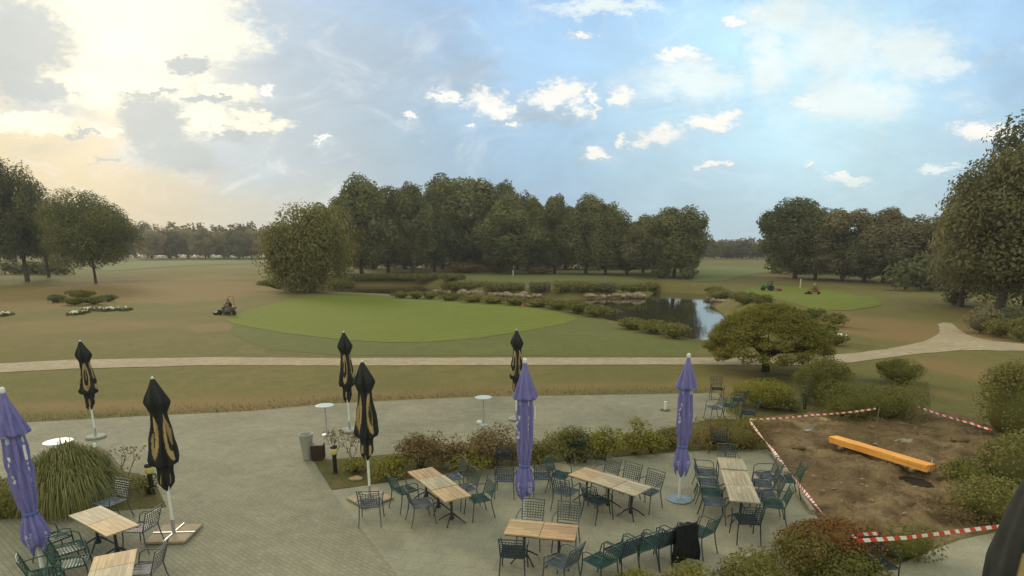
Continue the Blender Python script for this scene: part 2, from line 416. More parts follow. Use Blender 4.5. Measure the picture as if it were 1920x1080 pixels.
def sheet(name, px_poly, m, off=.004, z=None, step=2.5, world=None, kind='structure', jit=0):
    P = world if world is not None else [GT(a, b)[:2] if z is None else tuple(flat(a, b, z)) for a, b in px_poly]
    pts = []
    for i in range(len(P)):
        a = np.array(P[i]); b = np.array(P[(i+1) % len(P)]); ln = np.linalg.norm(b-a); n = max(1, int(ln/max(.35, step*.3)))
        n = min(n, 60)
        for k in range(n):
            q = a+(b-a)*k/n
            if jit: q = q + rng.normal(0, jit, 2)
            pts.append(q)
    pts = np.array(pts); nb = len(pts)
    lo = pts.min(0); hi = pts.max(0)
    if z is None:
        gx, gy = np.meshgrid(np.arange(lo[0], hi[0], step), np.arange(lo[1], hi[1], step))
        gx = gx.ravel(); gy = gy.ravel(); k = sdist(gx, gy, pts) < -step*.35; gp = np.stack([gx[k], gy[k]], -1)
        allp = np.concatenate([pts, gp])
    else: allp = pts
    r = delaunay_2d_cdt([Vector(p) for p in allp], [(i, (i+1) % nb) for i in range(nb)], [], 1, 1e-5)
    vs = np.array([(p.x, p.y) for p in r[0]])
    zz = zt(vs[:, 0], vs[:, 1])+off if z is None else np.full(len(vs), z)
    tris = [f for f in r[2] if len(f) == 3]
    me = arr_mesh(name, np.column_stack([vs, zz]), np.array(tris))
    bm = bmesh.new(); bm.from_mesh(me); bmesh.ops.recalc_face_normals(bm, faces=bm.faces)
    if sum(f.normal.z for f in bm.faces) < 0: bmesh.ops.reverse_faces(bm, faces=bm.faces)
    bm.to_mesh(me); bm.free()
    return tag(link(name, me, m, smooth=True), kind=kind)

M_green = groundmat('putting_green', ((.148,.174,.028),(.160,.182,.031),(.142,.168,.026)), scales=(.15,.8,14), bump=.05, stripes=(.22,.9,.05))
M_fair = groundmat('fairway_grass', ((.140,.172,.062),(.160,.182,.068),(.158,.158,.060)), scales=(.05,.4,8), bump=.05)
M_fair2 = groundmat('mown_grass', ((.125,.135,.040),(.140,.145,.045),(.116,.126,.038)), scales=(.12,.9,10), bump=.1)
M_path = groundmat('gravel', ((.37,.31,.215),(.42,.355,.25),(.32,.265,.18)), scales=(.3,2,20), bump=.2)
M_soil = groundmat('soil', ((.165,.115,.060),(.245,.175,.095),(.115,.078,.042)), scales=(.35,1.6,12), bump=.9)
M_bed = groundmat('bed_cover', ((.115,.115,.038),(.085,.095,.032),(.15,.115,.055)), scales=(.8,3,18), bump=.9)
M_scree = groundmat('mud', ((.115,.085,.05),(.135,.105,.06),(.085,.07,.042)), scales=(.2,1,8), bump=.4)

mown = sheet('mown_fairway', [(440,603),(520,566),(640,551),(860,560),(1010,570),(1120,592),(1200,612),(1310,645),(1300,668),(900,667),(640,667),(500,655),(430,625)], M_fair2, off=.012)
green = sheet('putting_green', [(425,600),(450,588),(500,572),(560,560),(620,554),(700,557),(830,563),(985,575),(1050,586),(1085,597),(1060,607),(985,621),(900,634),(820,641),(730,643),(640,637),(540,626),(470,614),(432,606)], M_green, off=.03, step=2)
far_green = sheet('far_putting_green', [(835,527),(850,517),(930,512),(1060,514),(1180,520),(1215,530),(1100,527),(960,530)], M_fair, off=.04)
fw_l = sheet('fairway', [(120,502),(270,490),(430,487),(515,488),(505,493),(400,496),(300,501),(200,508)], M_fair, off=.08, step=5)
fw_r = sheet('fairway', [(1270,516),(1300,501),(1360,499),(1430,502),(1480,508),(1400,516),(1350,528),(1300,528)], M_fair, off=.06, step=4)
fw_g = sheet('fairway', [(1390,545),(1440,534),(1520,540),(1600,552),(1655,572),(1600,582),(1530,582),(1470,565)], M_green, off=.04, step=2)
path = sheet('gravel_path', [(-330,705),(0,682),(130,675),(400,670),(640,672),(900,671),(1300,671),(1480,671),(1600,663),(1660,655),(1700,648),(1730,641),(1750,633),(1760,625),(1763,617),(1760,611),(1757,608),(1768,605),(1782,606),(1791,611),(1799,619),(1812,627),(1832,634),(1865,640),(1920,645),(2200,652),
                              (2200,668),(1920,658),(1800,657),(1700,666),(1600,680),(1500,685),(1300,684),(900,685),(640,686),(400,685),(130,692),(0,699),(-330,726)], M_path, off=.02, jit=.035)
# patio paving
def pavemat(name, c1, c2, mort, sx=.2, sy=.1, rot=0):
    m = bpy.data.materials.new(name); m.use_nodes = True; t = m.node_tree; b = t.nodes['Principled BSDF']
    b.inputs['Roughness'].default_value = .85; b.inputs['Specular IOR Level'].default_value = .15
    tcn = t.nodes.new('ShaderNodeTexCoord'); mpn = t.nodes.new('ShaderNodeMapping'); mpn.inputs['Rotation'].default_value = (0, 0, rot)
    t.links.new(tcn.outputs['Object'], mpn.inputs[0])
    br = t.nodes.new('ShaderNodeTexBrick'); t.links.new(mpn.outputs[0], br.inputs['Vector'])
    br.inputs['Scale'].default_value = 1; br.inputs['Brick Width'].default_value = sx; br.inputs['Row Height'].default_value = sy
    br.inputs['Mortar Size'].default_value = .007; br.inputs['Mortar Smooth'].default_value = .3
    br.inputs['Color1'].default_value = (*c1, 1); br.inputs['Color2'].default_value = (*c2, 1); br.inputs['Mortar'].default_value = (*mort, 1)
    src = br.outputs['Color']
    for s_, lo, hi in ((.35, .84, 1.12), (2.2, .9, 1.08), (25, .86, 1.12)):
        n = t.nodes.new('ShaderNodeTexNoise'); n.inputs['Scale'].default_value = s_; n.inputs['Detail'].default_value = 6; t.links.new(tcn.outputs['Object'], n.inputs['Vector'])
        mr = t.nodes.new('ShaderNodeMapRange'); mr.inputs['From Min'].default_value = .3; mr.inputs['From Max'].default_value = .7
        mr.inputs['To Min'].default_value = lo; mr.inputs['To Max'].default_value = hi; t.links.new(n.outputs['Fac'], mr.inputs['Value'])
        vs = t.nodes.new('ShaderNodeVectorMath'); vs.operation = 'SCALE'; t.links.new(src, vs.inputs[0]); t.links.new(mr.outputs['Result'], vs.inputs['Scale']); src = vs.outputs[0]
    t.links.new(src, b.inputs['Base Color'])
    bp = t.nodes.new('ShaderNodeBump'); bp.inputs['Strength'].default_value = .3; bp.inputs['Distance'].default_value = .004; bp.invert = True
    t.links.new(br.outputs['Fac'], bp.inputs['Height']); t.links.new(bp.outputs[0], b.inputs['Normal'])
    return m
M_pave = pavemat('block_paving', (.280,.266,.192), (.240,.229,.168), (.175,.165,.118), rot=R(38))
M_pave2 = pavemat('slab_paving', (.305,.290,.214), (.280,.268,.200), (.23,.217,.162), .4, .4, rot=R(12))
patio = sheet('patio', [(-500,830),(0,795),(250,781),(470,771),(620,757),(760,750),(900,744),(1100,741),(1345,737),(1358,752),(1362,775),(1400,795),(1440,845),(1475,885),(1530,965),(1600,1060),(1700,1200),(1500,1600),(-900,1600)], M_pave, off=.006, z=.006)
terrace = sheet('terrace', [(622,920),(760,900),(900,880),(1060,865),(1240,850),(1440,846),(1475,885),(1530,965),(1600,1060),(1650,1200),(700,1500),(800,1150)], M_pave2, z=.010)
gpath = sheet('garden_path', [(1560,1110),(1740,1035),(1800,1012),(1930,985),(2300,940),(2400,1300),(1500,1400)], M_pave2, z=.014)
bed1 = sheet('planting_bed', [(588,864),(622,918),(760,899),(900,880),(1060,865),(1240,849),(1330,843),(1442,842),(1398,786),(1330,786),(1240,806),(1180,826),(1000,836),(800,845),(660,858)], M_bed, z=.018)
bed2 = sheet('planting_bed', [(-400,1010),(0,973),(312,950),(296,915),(262,888),(200,880),(0,898),(-400,935)], M_bed, z=.018)
bed3 = sheet('planting_bed', [(1368,770),(1380,725),(1440,700),(1560,705),(1660,715),(1740,715),(1745,765),(1640,775),(1470,780),(1400,788)], M_bed, z=.018)
# dug-over soil area, uneven
def soil():
    poly = np.array([flat(a, b, .02) for a, b in [(1400,788),(1470,776),(1640,772),(1718,764),(1850,785),(1990,850),(2060,930),(1880,985),(1740,1030),(1650,1060),(1600,1030),(1530,970),(1478,890),(1445,845)]])
    lo = poly.min(0)-.5; hi = poly.max(0)+.5
    gx, gy = np.meshgrid(np.arange(lo[0], hi[0], .12), np.arange(lo[1], hi[1], .12)); d = sdist(gx, gy, poly)
    z = .02+.22*ss(-d, 0, .9)+ss(-d, .1, 1)*(.07*np.sin(gx*2.3+gy)*np.sin(gy*1.7-gx*.6)+.08*np.abs(np.sin(gx*3.1-gy*2.2)*np.sin(gy*3.3+gx))-.04+rng.normal(0, .03, gx.shape))
    hx, hy = flat(1718, 906, .02); z = z-.5*ss(1.3-np.hypot((gx-hx)/.46, (gy-hy)/.62), 0, .45)
    hx2, hy2 = flat(1640, 862, .1); ca, sa = math.cos(-.62), math.sin(-.62); lx = (gx-hx2)*ca+(gy-hy2)*sa; ly = -(gx-hx2)*sa+(gy-hy2)*ca; z = z-.16*ss(1.2-np.hypot(lx/1.7, ly/.28), 0, .5)
    hx, hy = flat(1530, 870, 0); z = z-.12*np.exp(-((gx-hx)/.35)**2-((gy-hy)/.8)**2)
    z = np.where(d < 0, np.maximum(z, .014), z); z = np.where(d > 0, .02-1.2*d, z)
    n, m_ = gx.shape; ix = np.arange(n*m_).reshape(n, m_)
    Fq = np.stack([ix[:-1, :-1], ix[:-1, 1:], ix[1:, 1:], ix[1:, :-1]], -1).reshape(-1, 4)
    keep = (d.ravel()[Fq].min(1) < .2); Fq = Fq[keep]
    return tag(link('soil_area', arr_mesh('soil_area', np.stack([gx, gy, z], -1).reshape(-1, 3), Fq), M_soil, smooth=True), kind='structure')
soil()
# water
def watermat():
    m = bpy.data.materials.new('pond_water'); m.use_nodes = True; t = m.node_tree; b = t.nodes['Principled BSDF']
    b.inputs['Base Color'].default_value = (.030, .028, .016, 1); b.inputs['Roughness'].default_value = .06; b.inputs['IOR'].default_value = 1.33
    b.inputs['Specular IOR Level'].default_value = .7
    tcn = t.nodes.new('ShaderNodeTexCoord'); mpn = t.nodes.new('ShaderNodeMapping'); mpn.inputs['Scale'].default_value = (1, .35, 1)
    t.links.new(tcn.outputs['Object'], mpn.inputs[0])
    n = t.nodes.new('ShaderNodeTexNoise'); n.inputs['Scale'].default_value = 1.3; n.inputs['Detail'].default_value = 4; t.links.new(mpn.outputs[0], n.inputs['Vector'])
    bp = t.nodes.new('ShaderNodeBump'); bp.inputs['Strength'].default_value = .06; bp.inputs['Distance'].default_value = .1
    t.links.new(n.outputs['Fac'], bp.inputs['Height']); t.links.new(bp.outputs[0], b.inputs['Normal'])
    return m
wp = POND; cen = wp.mean(0)
grow = [tuple(p + (p-cen)/np.linalg.norm(p-cen)*.0) for p in wp]
water = sheet('pond_water', None, watermat(), z=WATER, world=grow)
# water sheet slightly larger than the shore so that the bank meets it
water.scale = (1, 1, 1)

# ------------------------------------------------------------------ foliage
def cards(P, Nrm, size, droop=0):
    n = len(P); Nrm = Nrm/np.linalg.norm(Nrm, axis=1, keepdims=True)
    t = rng.normal(0, 1, (n, 3)); t[:, 2] -= droop; t -= (t*Nrm).sum(1, keepdims=True)*Nrm; t /= np.linalg.norm(t, axis=1, keepdims=True)
    b = np.cross(Nrm, t); s = (size*rng.uniform(.55, 1.35, n))[:, None]
    V = np.stack([P+t*s*.62, P+b*s*.36, P-t*s*.62, P-b*s*.36], 1).reshape(-1, 3)
    return V, np.arange(4*n).reshape(n, 4)
def leaf_cloud(clumps, per, size, up=.25, shell=(.55, 1.05), droop=0, zmin=None, lump=.18):
    Vs, Fs, Ts = [], [], []; off = 0
    for (cx, cy, cz, rx, ry, rz) in clumps:
        n = max(6, int(per*((rx*ry+rx*rz+ry*rz)/3)))
        d = rng.normal(0, 1, (n, 3)); d /= np.linalg.norm(d, axis=1, keepdims=True)
        rr = rng.uniform(shell[0]**2, shell[1]**2, n)**.5
        rr = rr*(1+lump*np.sin(d[:, 0]*5+cx)*np.sin(d[:, 1]*4+cy)*np.sin(d[:, 2]*6+cz))
        P = d*rr[:, None]*np.array([rx, ry, rz])+np.array([cx, cy, cz])
        if zmin is not None:
            k = P[:, 2] > zmin; P = P[k]; d = d[k]
        nr = d/np.array([rx, ry, rz]); nr /= np.linalg.norm(nr, axis=1, keepdims=True)
        nr = nr+rng.normal(0, .48, nr.shape); nr[:, 2] += up
        V, Fq = cards(P, nr, size, droop)
        Vs.append(V); Fs.append(Fq+off); off += len(V)
        Ts.append(np.clip(rng.uniform(0, 1)**1.2*.85+rng.uniform(0, .2, len(P)), 0, 1))
    return np.concatenate(Vs), np.concatenate(Fs), np.concatenate(Ts)
def crown_mesh(name, w, d, h, zb, nc, per, size, shape='round', cr=.21, seed=0, shell=(.66, 1.10), droop=0, up=.25):
    """clumps spread through the crown's volume (w,d,h with its bottom at zb)"""
    r = np.random.default_rng(seed); cl = []
    while len(cl) < nc:
        p = r.normal(0, 1, 3); p /= np.linalg.norm(p); rad = r.uniform(.25, 1)**.45
        x, y, z = p*rad
        if shape == 'oval': k = 1-.28*max(0, z)
        elif shape == 'cone': k = 1-.5*max(0, (z+1)/2)
        elif shape == 'flat': k = 1.0; z = z if z > -.25 else -.25*r.uniform(0, 1)
        elif shape == 'willow': k = 1-.25*abs(z)**3
        else: k = 1
        s = cr*r.uniform(.6, 1.45)
        zz = zb+h*(.5+z*(.5-s*.4))
        cl.append((x*k*w*(.5-s*.35), y*k*d*(.5-s*.35), zz, w*s*.62, d*s*.62, h*s*(.5 if shape != 'willow' else .95)))
    V, Fq, T = leaf_cloud(cl, per, size, up=up, shell=shell, droop=droop, zmin=.05)
    return arr_mesh(name, V, Fq, T), cl
M_bark = mat('bark', (.075, .060, .045), .95, var=.35, vscale=3, bump=.6, bscale=12)
M_bark_pale = mat('pale_bark', (.20, .17, .13), .95, var=.3, vscale=3, bump=.5, bscale=12)
def trunk_mesh(name, h, r0, cl, nl=9, lean=0, seed=0, fork=.35):
    b = MB(); rr = random.Random(seed)
    pts = [(0, 0, -.3)]; rad = [r0*1.35]
    n = 6
    for i in range(n+1):
        t = i/n; pts.append((lean*t*t+rr.uniform(-.03, .03)*h*.3*t, rr.uniform(-.03, .03)*h*.3*t, h*t)); rad.append(r0*(1-.75*t)*(1.12 if i == 0 else 1))
    b.tube(pts, rad, 9)
    for k in range(nl):
        c = cl[rr.randrange(len(cl))]; t = rr.uniform(fork, .9); i = int(t*n)+1; p = Vector(pts[i]); e = Vector(c[:3])
        if e.z < p.z: p = Vector(pts[max(2, int(fork*n))])
        mid = p.lerp(e, .5)+Vector((rr.uniform(-.1, .1)*h*.3, rr.uniform(-.1, .1)*h*.3, .04*h))
        b.tube([p, mid, e], [r0*.38*(1-t*.5), r0*.2, r0*.06], 6)
    me = bpy.data.meshes.new(name); b.bm.to_mesh(me); b.bm.free(); return me
def tree(name, base, crown, trunk, mleaf, label, group=None, sc=(1, 1, 1), rz=0, cat='tree', mb=None):
    t = thing(name, base, rz, label, cat, group); t.scale = sc
    c = bpy.data.objects.new('crown', crown); C.objects.link(c); c.parent = t
    if not crown.materials: crown.materials.append(mleaf)
    c.material_slots[0].link = 'OBJECT'; c.material_slots[0].material = mleaf
    k = bpy.data.objects.new('trunk', trunk); C.objects.link(k); k.parent = t
    if not trunk.materials: trunk.materials.append(mb or M_bark)
    return t
LM = dict(grove=leafmat('grove_leaves', (.150,.160,.075), (.250,.245,.105)),
          dark=leafmat('dark_leaves', (.115,.125,.066), (.200,.200,.100)),
          warm=leafmat('warm_leaves', (.200,.178,.100), (.290,.255,.140)),
          olive=leafmat('olive_leaves', (.175,.172,.058), (.250,.232,.080)),
          willow=leafmat('willow_leaves', (.185,.180,.068), (.260,.240,.095)),
          umber=leafmat('umber_green_leaves', (.150,.148,.078), (.240,.225,.110)),
          pale=leafmat('pale_leaves', (.33,.275,.150), (.44,.36,.20)),
          far=leafmat('far_leaves', (.135,.130,.075), (.200,.180,.095)),
          yellow=leafmat('yellow_green_leaves', (.215,.210,.048), (.300,.270,.065)),
          box=leafmat('box_hedge_leaves', (.150,.152,.046), (.220,.208,.065)),
          red=leafmat('reddish_leaves', (.180,.138,.068), (.255,.180,.090)),
          brown=leafmat('browning_hedge_leaves', (.165,.150,.050), (.25,.175,.068)),
          rust=leafmat('rust_leaves', (.22,.120,.050), (.29,.155,.06)),
          grass=leafmat('ornamental_grass_blades', (.175,.185,.070), (.300,.285,.130), trans=.2),
          straw=leafmat('dry_grass_blades', (.235,.195,.115), (.32,.275,.17), trans=.2))
def heightpx(base, py):
    """height of a thing standing at base whose top is seen at image row py"""
    r = ray(960, py); return CAM_H + r[2]*base[1] - base[2]
def widthpx(base, wpx):
    y = base[1]*math.cos(PITCH)+CAM_H*math.sin(PITCH); return wpx*y/FPX
# five crowns shared by the grove
KIT = []
for i, (shp, nc, cr) in enumerate([('round', 60, .25), ('oval', 58, .24), ('cone', 60, .24), ('round', 70, .22), ('oval', 66, .23)]):
    cm, cl = crown_mesh('crown', 1, 1, 1, 0, nc, 0, 1, shp, cr, seed=20+i) if False else (None, None)
    cm, cl = crown_mesh('crown', 12, 12, 18.6, 1.0, int(nc*1.35), 135, .42, shp, cr*.86, seed=20+i)
    KIT.append((cm, trunk_mesh('trunk', 15, .33, cl, 10, seed=i), 20.0, 12.0))
def place_tree(px, pybase, pytop, wpx, kit, ml, label, group, name='tree', rz=None, dist=None):
    b = GT(px, pybase)
    if dist: x_ = ray(px, 480)[0]*dist; b = (x_, dist, at(x_, dist))
    h = heightpx(b, pytop); w = widthpx(b, wpx)
    h *= 1.065; cm, tm, H0, W0 = KIT[kit]
    t = tree(name, b, cm, tm, LM[ml], label, group, (w/W0, w/W0, h/H0), rz if rz is not None else random.uniform(0, 6.28))
    return t
g = 'trees of the grove behind the pond'
grove = [(636,516,376,84,3,'olive','lighter tree stepping down between the willow and the central grove'),
 (678,513,337,105,1,'grove','tall tree at the left end of the central grove'),
 (728,511,352,90,0,'dark','dark tree second from the left end of the central grove'),
 (775,512,347,80,4,'grove','tree with a grey trunk left of the grove\'s highest dome'),
 (815,510,350,80,2,'dark','dark narrow tree directly left of the highest dome of the grove'),
 (872,508,322,130,3,'grove','highest tree of the grove with a broad rounded dome'),
 (945,509,343,90,0,'dark','rounded tree right beside the highest dome of the grove'),
 (958,514,372,110,1,'grove','tree leaning light trunk behind the small white post on the far green'),
 (1000,513,368,70,2,'olive','narrow lighter tree standing right of the white post'),
 (1040,513,368,76,4,'grove','narrow tree in the middle of the grove\'s right half'),
 (1098,514,372,92,1,'grove','twin topped tree right of the middle of the grove'),
 (1135,515,382,76,0,'grove','tree with a thin white trunk at the right part of the grove'),
 (1175,514,408,80,3,'dark','low dark tree filling the gap in the right part of the grove'),
 (1205,518,402,84,2,'warm','brownish tree second from the grove\'s right end'),
 (1264,520,388,106,0,'grove','broad tree ending the central grove on the right'),
 (1225,512,412,80,4,'dark','shaded tree behind the grove\'s two rightmost trees')]
for i, (a, b, c, d, k, m_, lb) in enumerate(grove): place_tree(a, b, c, d*1.25, k, m_, lb, g)
# a second dark row deeper in the grove
for i, (a, c, d) in enumerate([(700,365,110),(760,362,110),(830,352,120),(900,350,120),(970,372,110),(1060,392,110),(1130,400,110),(1190,415,100)]):
    lab = ['shaded tree deep behind the grove\'s left end', 'shaded tree deep behind the grey trunks', 'shaded tree deep behind the left flank of the highest dome', 'shaded tree deep behind the right flank of the highest dome',
           'shaded tree deep behind the white post', 'shaded tree deep behind the grove\'s right half', 'shaded tree deep behind the white trunk', 'shaded tree deep behind the grove\'s right end'][i]
    place_tree(a, 505, c, d*1.15, i % 5, 'dark', lab, g)
def thicket(x0, x1, py, pt, n, label, ml='dark'):
    V, Fs, T, off = [], [], [], 0
    for i in range(n):
        b = GT(x0+(x1-x0)*(i+random.random())/n, py); h = heightpx(b, pt)*random.uniform(.6, 1.1); w = h*random.uniform(.8, 1.3); y = b[1]+random.uniform(0, 14)
        cl = [(b[0]*y/b[1]+random.uniform(-.4, .4)*w, y, b[2]+h*random.uniform(.2, .7), w*.4, w*.4, h*.34) for k in range(7)]
        v_, f_, t_ = leaf_cloud(cl, 9, .8); V.append(v_); Fs.append(f_+off); T.append(t_); off += len(v_)
    return tag(link('undergrowth', arr_mesh('undergrowth', np.concatenate(V), np.concatenate(Fs), np.concatenate(T)), LM[ml]), label, 'undergrowth', kind='stuff')
thicket(640, 1290, 504, 470, 60, 'dark undergrowth closing the gaps behind the trunks of the central grove')
thicket(1450, 1780, 516, 480, 26, 'dark undergrowth behind the right hand tree row')
thicket(1700, 1960, 548, 470, 22, 'dark undergrowth behind the huge trees at the right')
thicket(-60, 130, 516, 485, 16, 'dark undergrowth behind the tall trees at the left edge')
# right-hand row and the big wood edge
g = 'trees along the right of the fairway'
for (a, b, c, d, k, m_, lb) in [(1490,522,373,112,0,'dark','round dark tree at the left end of the right hand row'),
 (1578,527,384,96,3,'warm','second tree from the left in the right hand row'),
 (1655,530,388,96,2,'warm','tree with a pointed top in the middle of the right hand row'),
 (1728,532,405,110,0,'warm','lowest tree of the right hand row beside the huge tree'),
 (1528,524,440,90,1,'warm','low bushy tree between the first two of the right hand row'),
 (1690,528,420,90,4,'dark','shaded tree behind the pointed one in the right hand row'),
 (1620,528,430,90,3,'dark','low shaded tree filling the gap left of the pointed tree')]:
    place_tree(a, b, c, d*1.3, k, m_, lb, g)
def big_tree(px, pb, pt, wpx, zb, shape, nc, per, size, cr, ml, label, seed, r0=.35, group=None, name='tree', nl=14, fork=.3, lean=0, dratio=1, up=.25, shell=(.62, 1.10), droop=0, htrunk=.85, b=None, rot=0, mb=None):
    b = b or GT(px, pb); h = heightpx(b, pt)*1.05; w = widthpx(b, wpx)
    cm, cl = crown_mesh('crown', w, w*dratio, h-zb, zb, nc, per, size, shape, cr, seed, shell, droop, up)
    tm = trunk_mesh('trunk', h*htrunk, r0, cl, nl, lean, seed, fork)
    return tree(name, b, cm, tm, LM[ml], label, group, rz=rot, mb=mb)
big_tree(1872,592,266,235,.6,'round',130,105,0.30,.20,'umber','huge brownish tree at the right edge with branches sweeping down to the grass',41,.45)
big_tree(1925,585,198,270,1,'round',120,98,0.30,.20,'dark','tallest tree rising behind the huge one at the right edge',42,.5)
big_tree(1800,575,380,130,.4,'round',70,105,0.27,.24,'warm','lower bushy tree left of the huge tree at the right edge',43,.3)
big_tree(2010,600,260,240,2,'round',80,59,0.32,.22,'dark','dark tree cut by the right picture edge',44,.4)
# left trees
big_tree(52,528,288,112,2.4,'oval',70,108,0.33,.21,'dark','tall open crowned tree at the left edge with sky showing through',51,.42,fork=.25,shell=(.4,1.1))
big_tree(-5,528,318,120,2.4,'round',64,105,0.33,.22,'dark','tree cut by the left picture edge beside the tall open one',52,.35)
big_tree(92,520,340,80,2.0,'oval',46,105,0.33,.22,'dark','narrower tree just right of the tall open crowned tree',53,.3)
big_tree(180,531,356,160,1.9,'round',120,122,0.26,.20,'grove','broad round crowned tree with a single short trunk on the left lawn',54,.25,fork=.2,htrunk=.75)
big_tree(585,548,400,175,.2,'willow',70,59,0.36,.24,'willow','pale green willow drooping to the ground at the left end of the pond',55,.35,droop=1.5,up=0,dratio=.8)
big_tree(545,546,430,100,.2,'willow',36,59,0.32,.28,'willow','lower willow thicket leaning out on the left of the big willow',56,.2,droop=1.5,up=0)
# small umbrella crowned tree above the terrace shrubs
b_ = GT(1434, 697)
def umbrella_tree():
    h = heightpx(b_, 566); w = widthpx(b_, 226); r = np.random.default_rng(5); cl = []
    for i in range(320):
        a = r.uniform(0, 2*math.pi); q = r.uniform(0, 1)**.5
        z = 1.22+(h-1.42)*math.cos(q*math.pi/2)**.55 - .22*r.uniform(0, 1)
        s = r.uniform(.26, .46)
        cl.append((math.cos(a)*q*(w/2-.3), math.sin(a)*q*(w/2-.3), z, s*1.25, s*1.25, s*.62))
    for i in range(60):
        a = r.uniform(0, 2*math.pi); q = r.uniform(.75, 1)
        cl.append((math.cos(a)*q*(w/2-.25), math.sin(a)*q*(w/2-.25), r.uniform(.95, 1.3), .40, .40, .26))
    V, Fq, T = leaf_cloud(cl, 1700, .08, up=.8, droop=.4)
    me = arr_mesh('crown', V, Fq, T)
    t = thing('umbrella_tree', b_, 0, 'small broad dome crowned tree with a dark twisted trunk between path and terrace', 'tree')
    link('crown', me, LM['yellow'], t).active_material = leafmat('dome_tree_leaves', (.180,.172,.044), (.265,.240,.060))
    bb = MB(); rr = random.Random(3)
    bb.tube([(0,0,-.2),(.03,0,.3),(-.05,.05,.7),(.0,0,1.05)], [.28,.19,.16,.13], 9)
    for k in range(11):
        a = 2*math.pi*k/11; q = rr.uniform(.8, 2.4)
        bb.tube([(0,0,.75+rr.uniform(0,.3)),(math.cos(a)*q*.35,math.sin(a)*q*.35,1.15+rr.uniform(0,.3)),(math.cos(a)*q*.75,math.sin(a)*q*.75,1.35+rr.uniform(-.1,.3)),(math.cos(a)*q*1.1,math.sin(a)*q*1.1,1.3+(2.6-q)*.5)], [.11,.08,.05,.02], 6)
    bb.build('trunk', mat('dark_bark', (.035,.03,.025), .95, var=.3, bump=.5), t)
umbrella_tree()
# far woods: masses plus the pale trees one can tell apart in front of them
def far_wood(label, x0, x1, pyb, pyt, n, ml, depth=40):
    V, Fs, T, off = [], [], [], 0
    for i in range(n):
        px = x0+(x1-x0)*(i+.5)/n+random.uniform(-4, 4); y_ = pyb+random.uniform(0, depth); x_ = ray(px, 480)[0]*y_; b = (x_, y_, at(x_, y_))
        h = heightpx(b, pyt+random.uniform(-5, 6)+abs(math.sin(i*1.7))*5); w = widthpx(b, 30)*random.uniform(.8, 1.3)
        cl = []
        for k in range(20):
            p = rng.normal(0, 1, 3); p /= np.linalg.norm(p); cl.append((b[0]+p[0]*w*.38, b[1]+p[1]*w*.38, b[2]+h*.5+p[2]*h*.36, w*.24, w*.24, h*.18))
        v_, f_, t_ = leaf_cloud(cl, 3.2, 1.5); V.append(v_); Fs.append(f_+off); T.append(t_); off += len(v_)
    return tag(link('far_wood', arr_mesh('far_wood', np.concatenate(V), np.concatenate(Fs), np.concatenate(T)), LM[ml]), label, 'wood', kind='stuff')
far_wood('dark distant wood closing the fairway on the left', -60, 640, 425, 417, 60, 'far')
far_wood('bluish distant wood closing the fairway on the right', 1230, 1800, 400, 446, 46, 'far')
far_wood('distant wood behind the central grove', 600, 1260, 400, 430, 40, 'far')
g = 'pale trees in front of the far wood'
labs = ['beside the round lawn tree', 'second from the round lawn tree', 'third from the round lawn tree', 'left of the dip in the far wood', 'under the dip in the far wood', 'darker and round, right of the dip', 'slender and cream, third left of the willow', 'second left of the willow', 'touching the willow']
for i, (px, pt, w, m_) in enumerate([(285,428,46,'pale'),(318,424,44,'warm'),(352,428,40,'pale'),(385,424,44,'pale'),(420,430,40,'pale'),(448,424,46,'warm'),(472,428,34,'pale'),(498,424,36,'pale'),(520,430,36,'pale')]):
    place_tree(px, 484.5, pt+4, w*1.2, [0,3,1,4][i % 4], m_, 'distant pale tree on the left, '+labs[i], g, dist=372+(i*37) % 25)
labs = ['touching the grove', 'yellowish, second from the grove', 'dark, in the middle of the gap', 'third from the right row', 'beside the right hand row']
for i, (px, pt, w, m_) in enumerate([(1318,452,30,'warm'),(1340,448,34,'olive'),(1365,455,32,'far'),(1392,450,34,'far'),(1420,456,34,'far')]):
    place_tree(px, 495, pt+2, w*1.2, [1,0,3,4][i % 4], m_, 'distant tree in the right hand gap, '+labs[i], 'trees in the gap right of the grove', dist=350+(i*37) % 25)

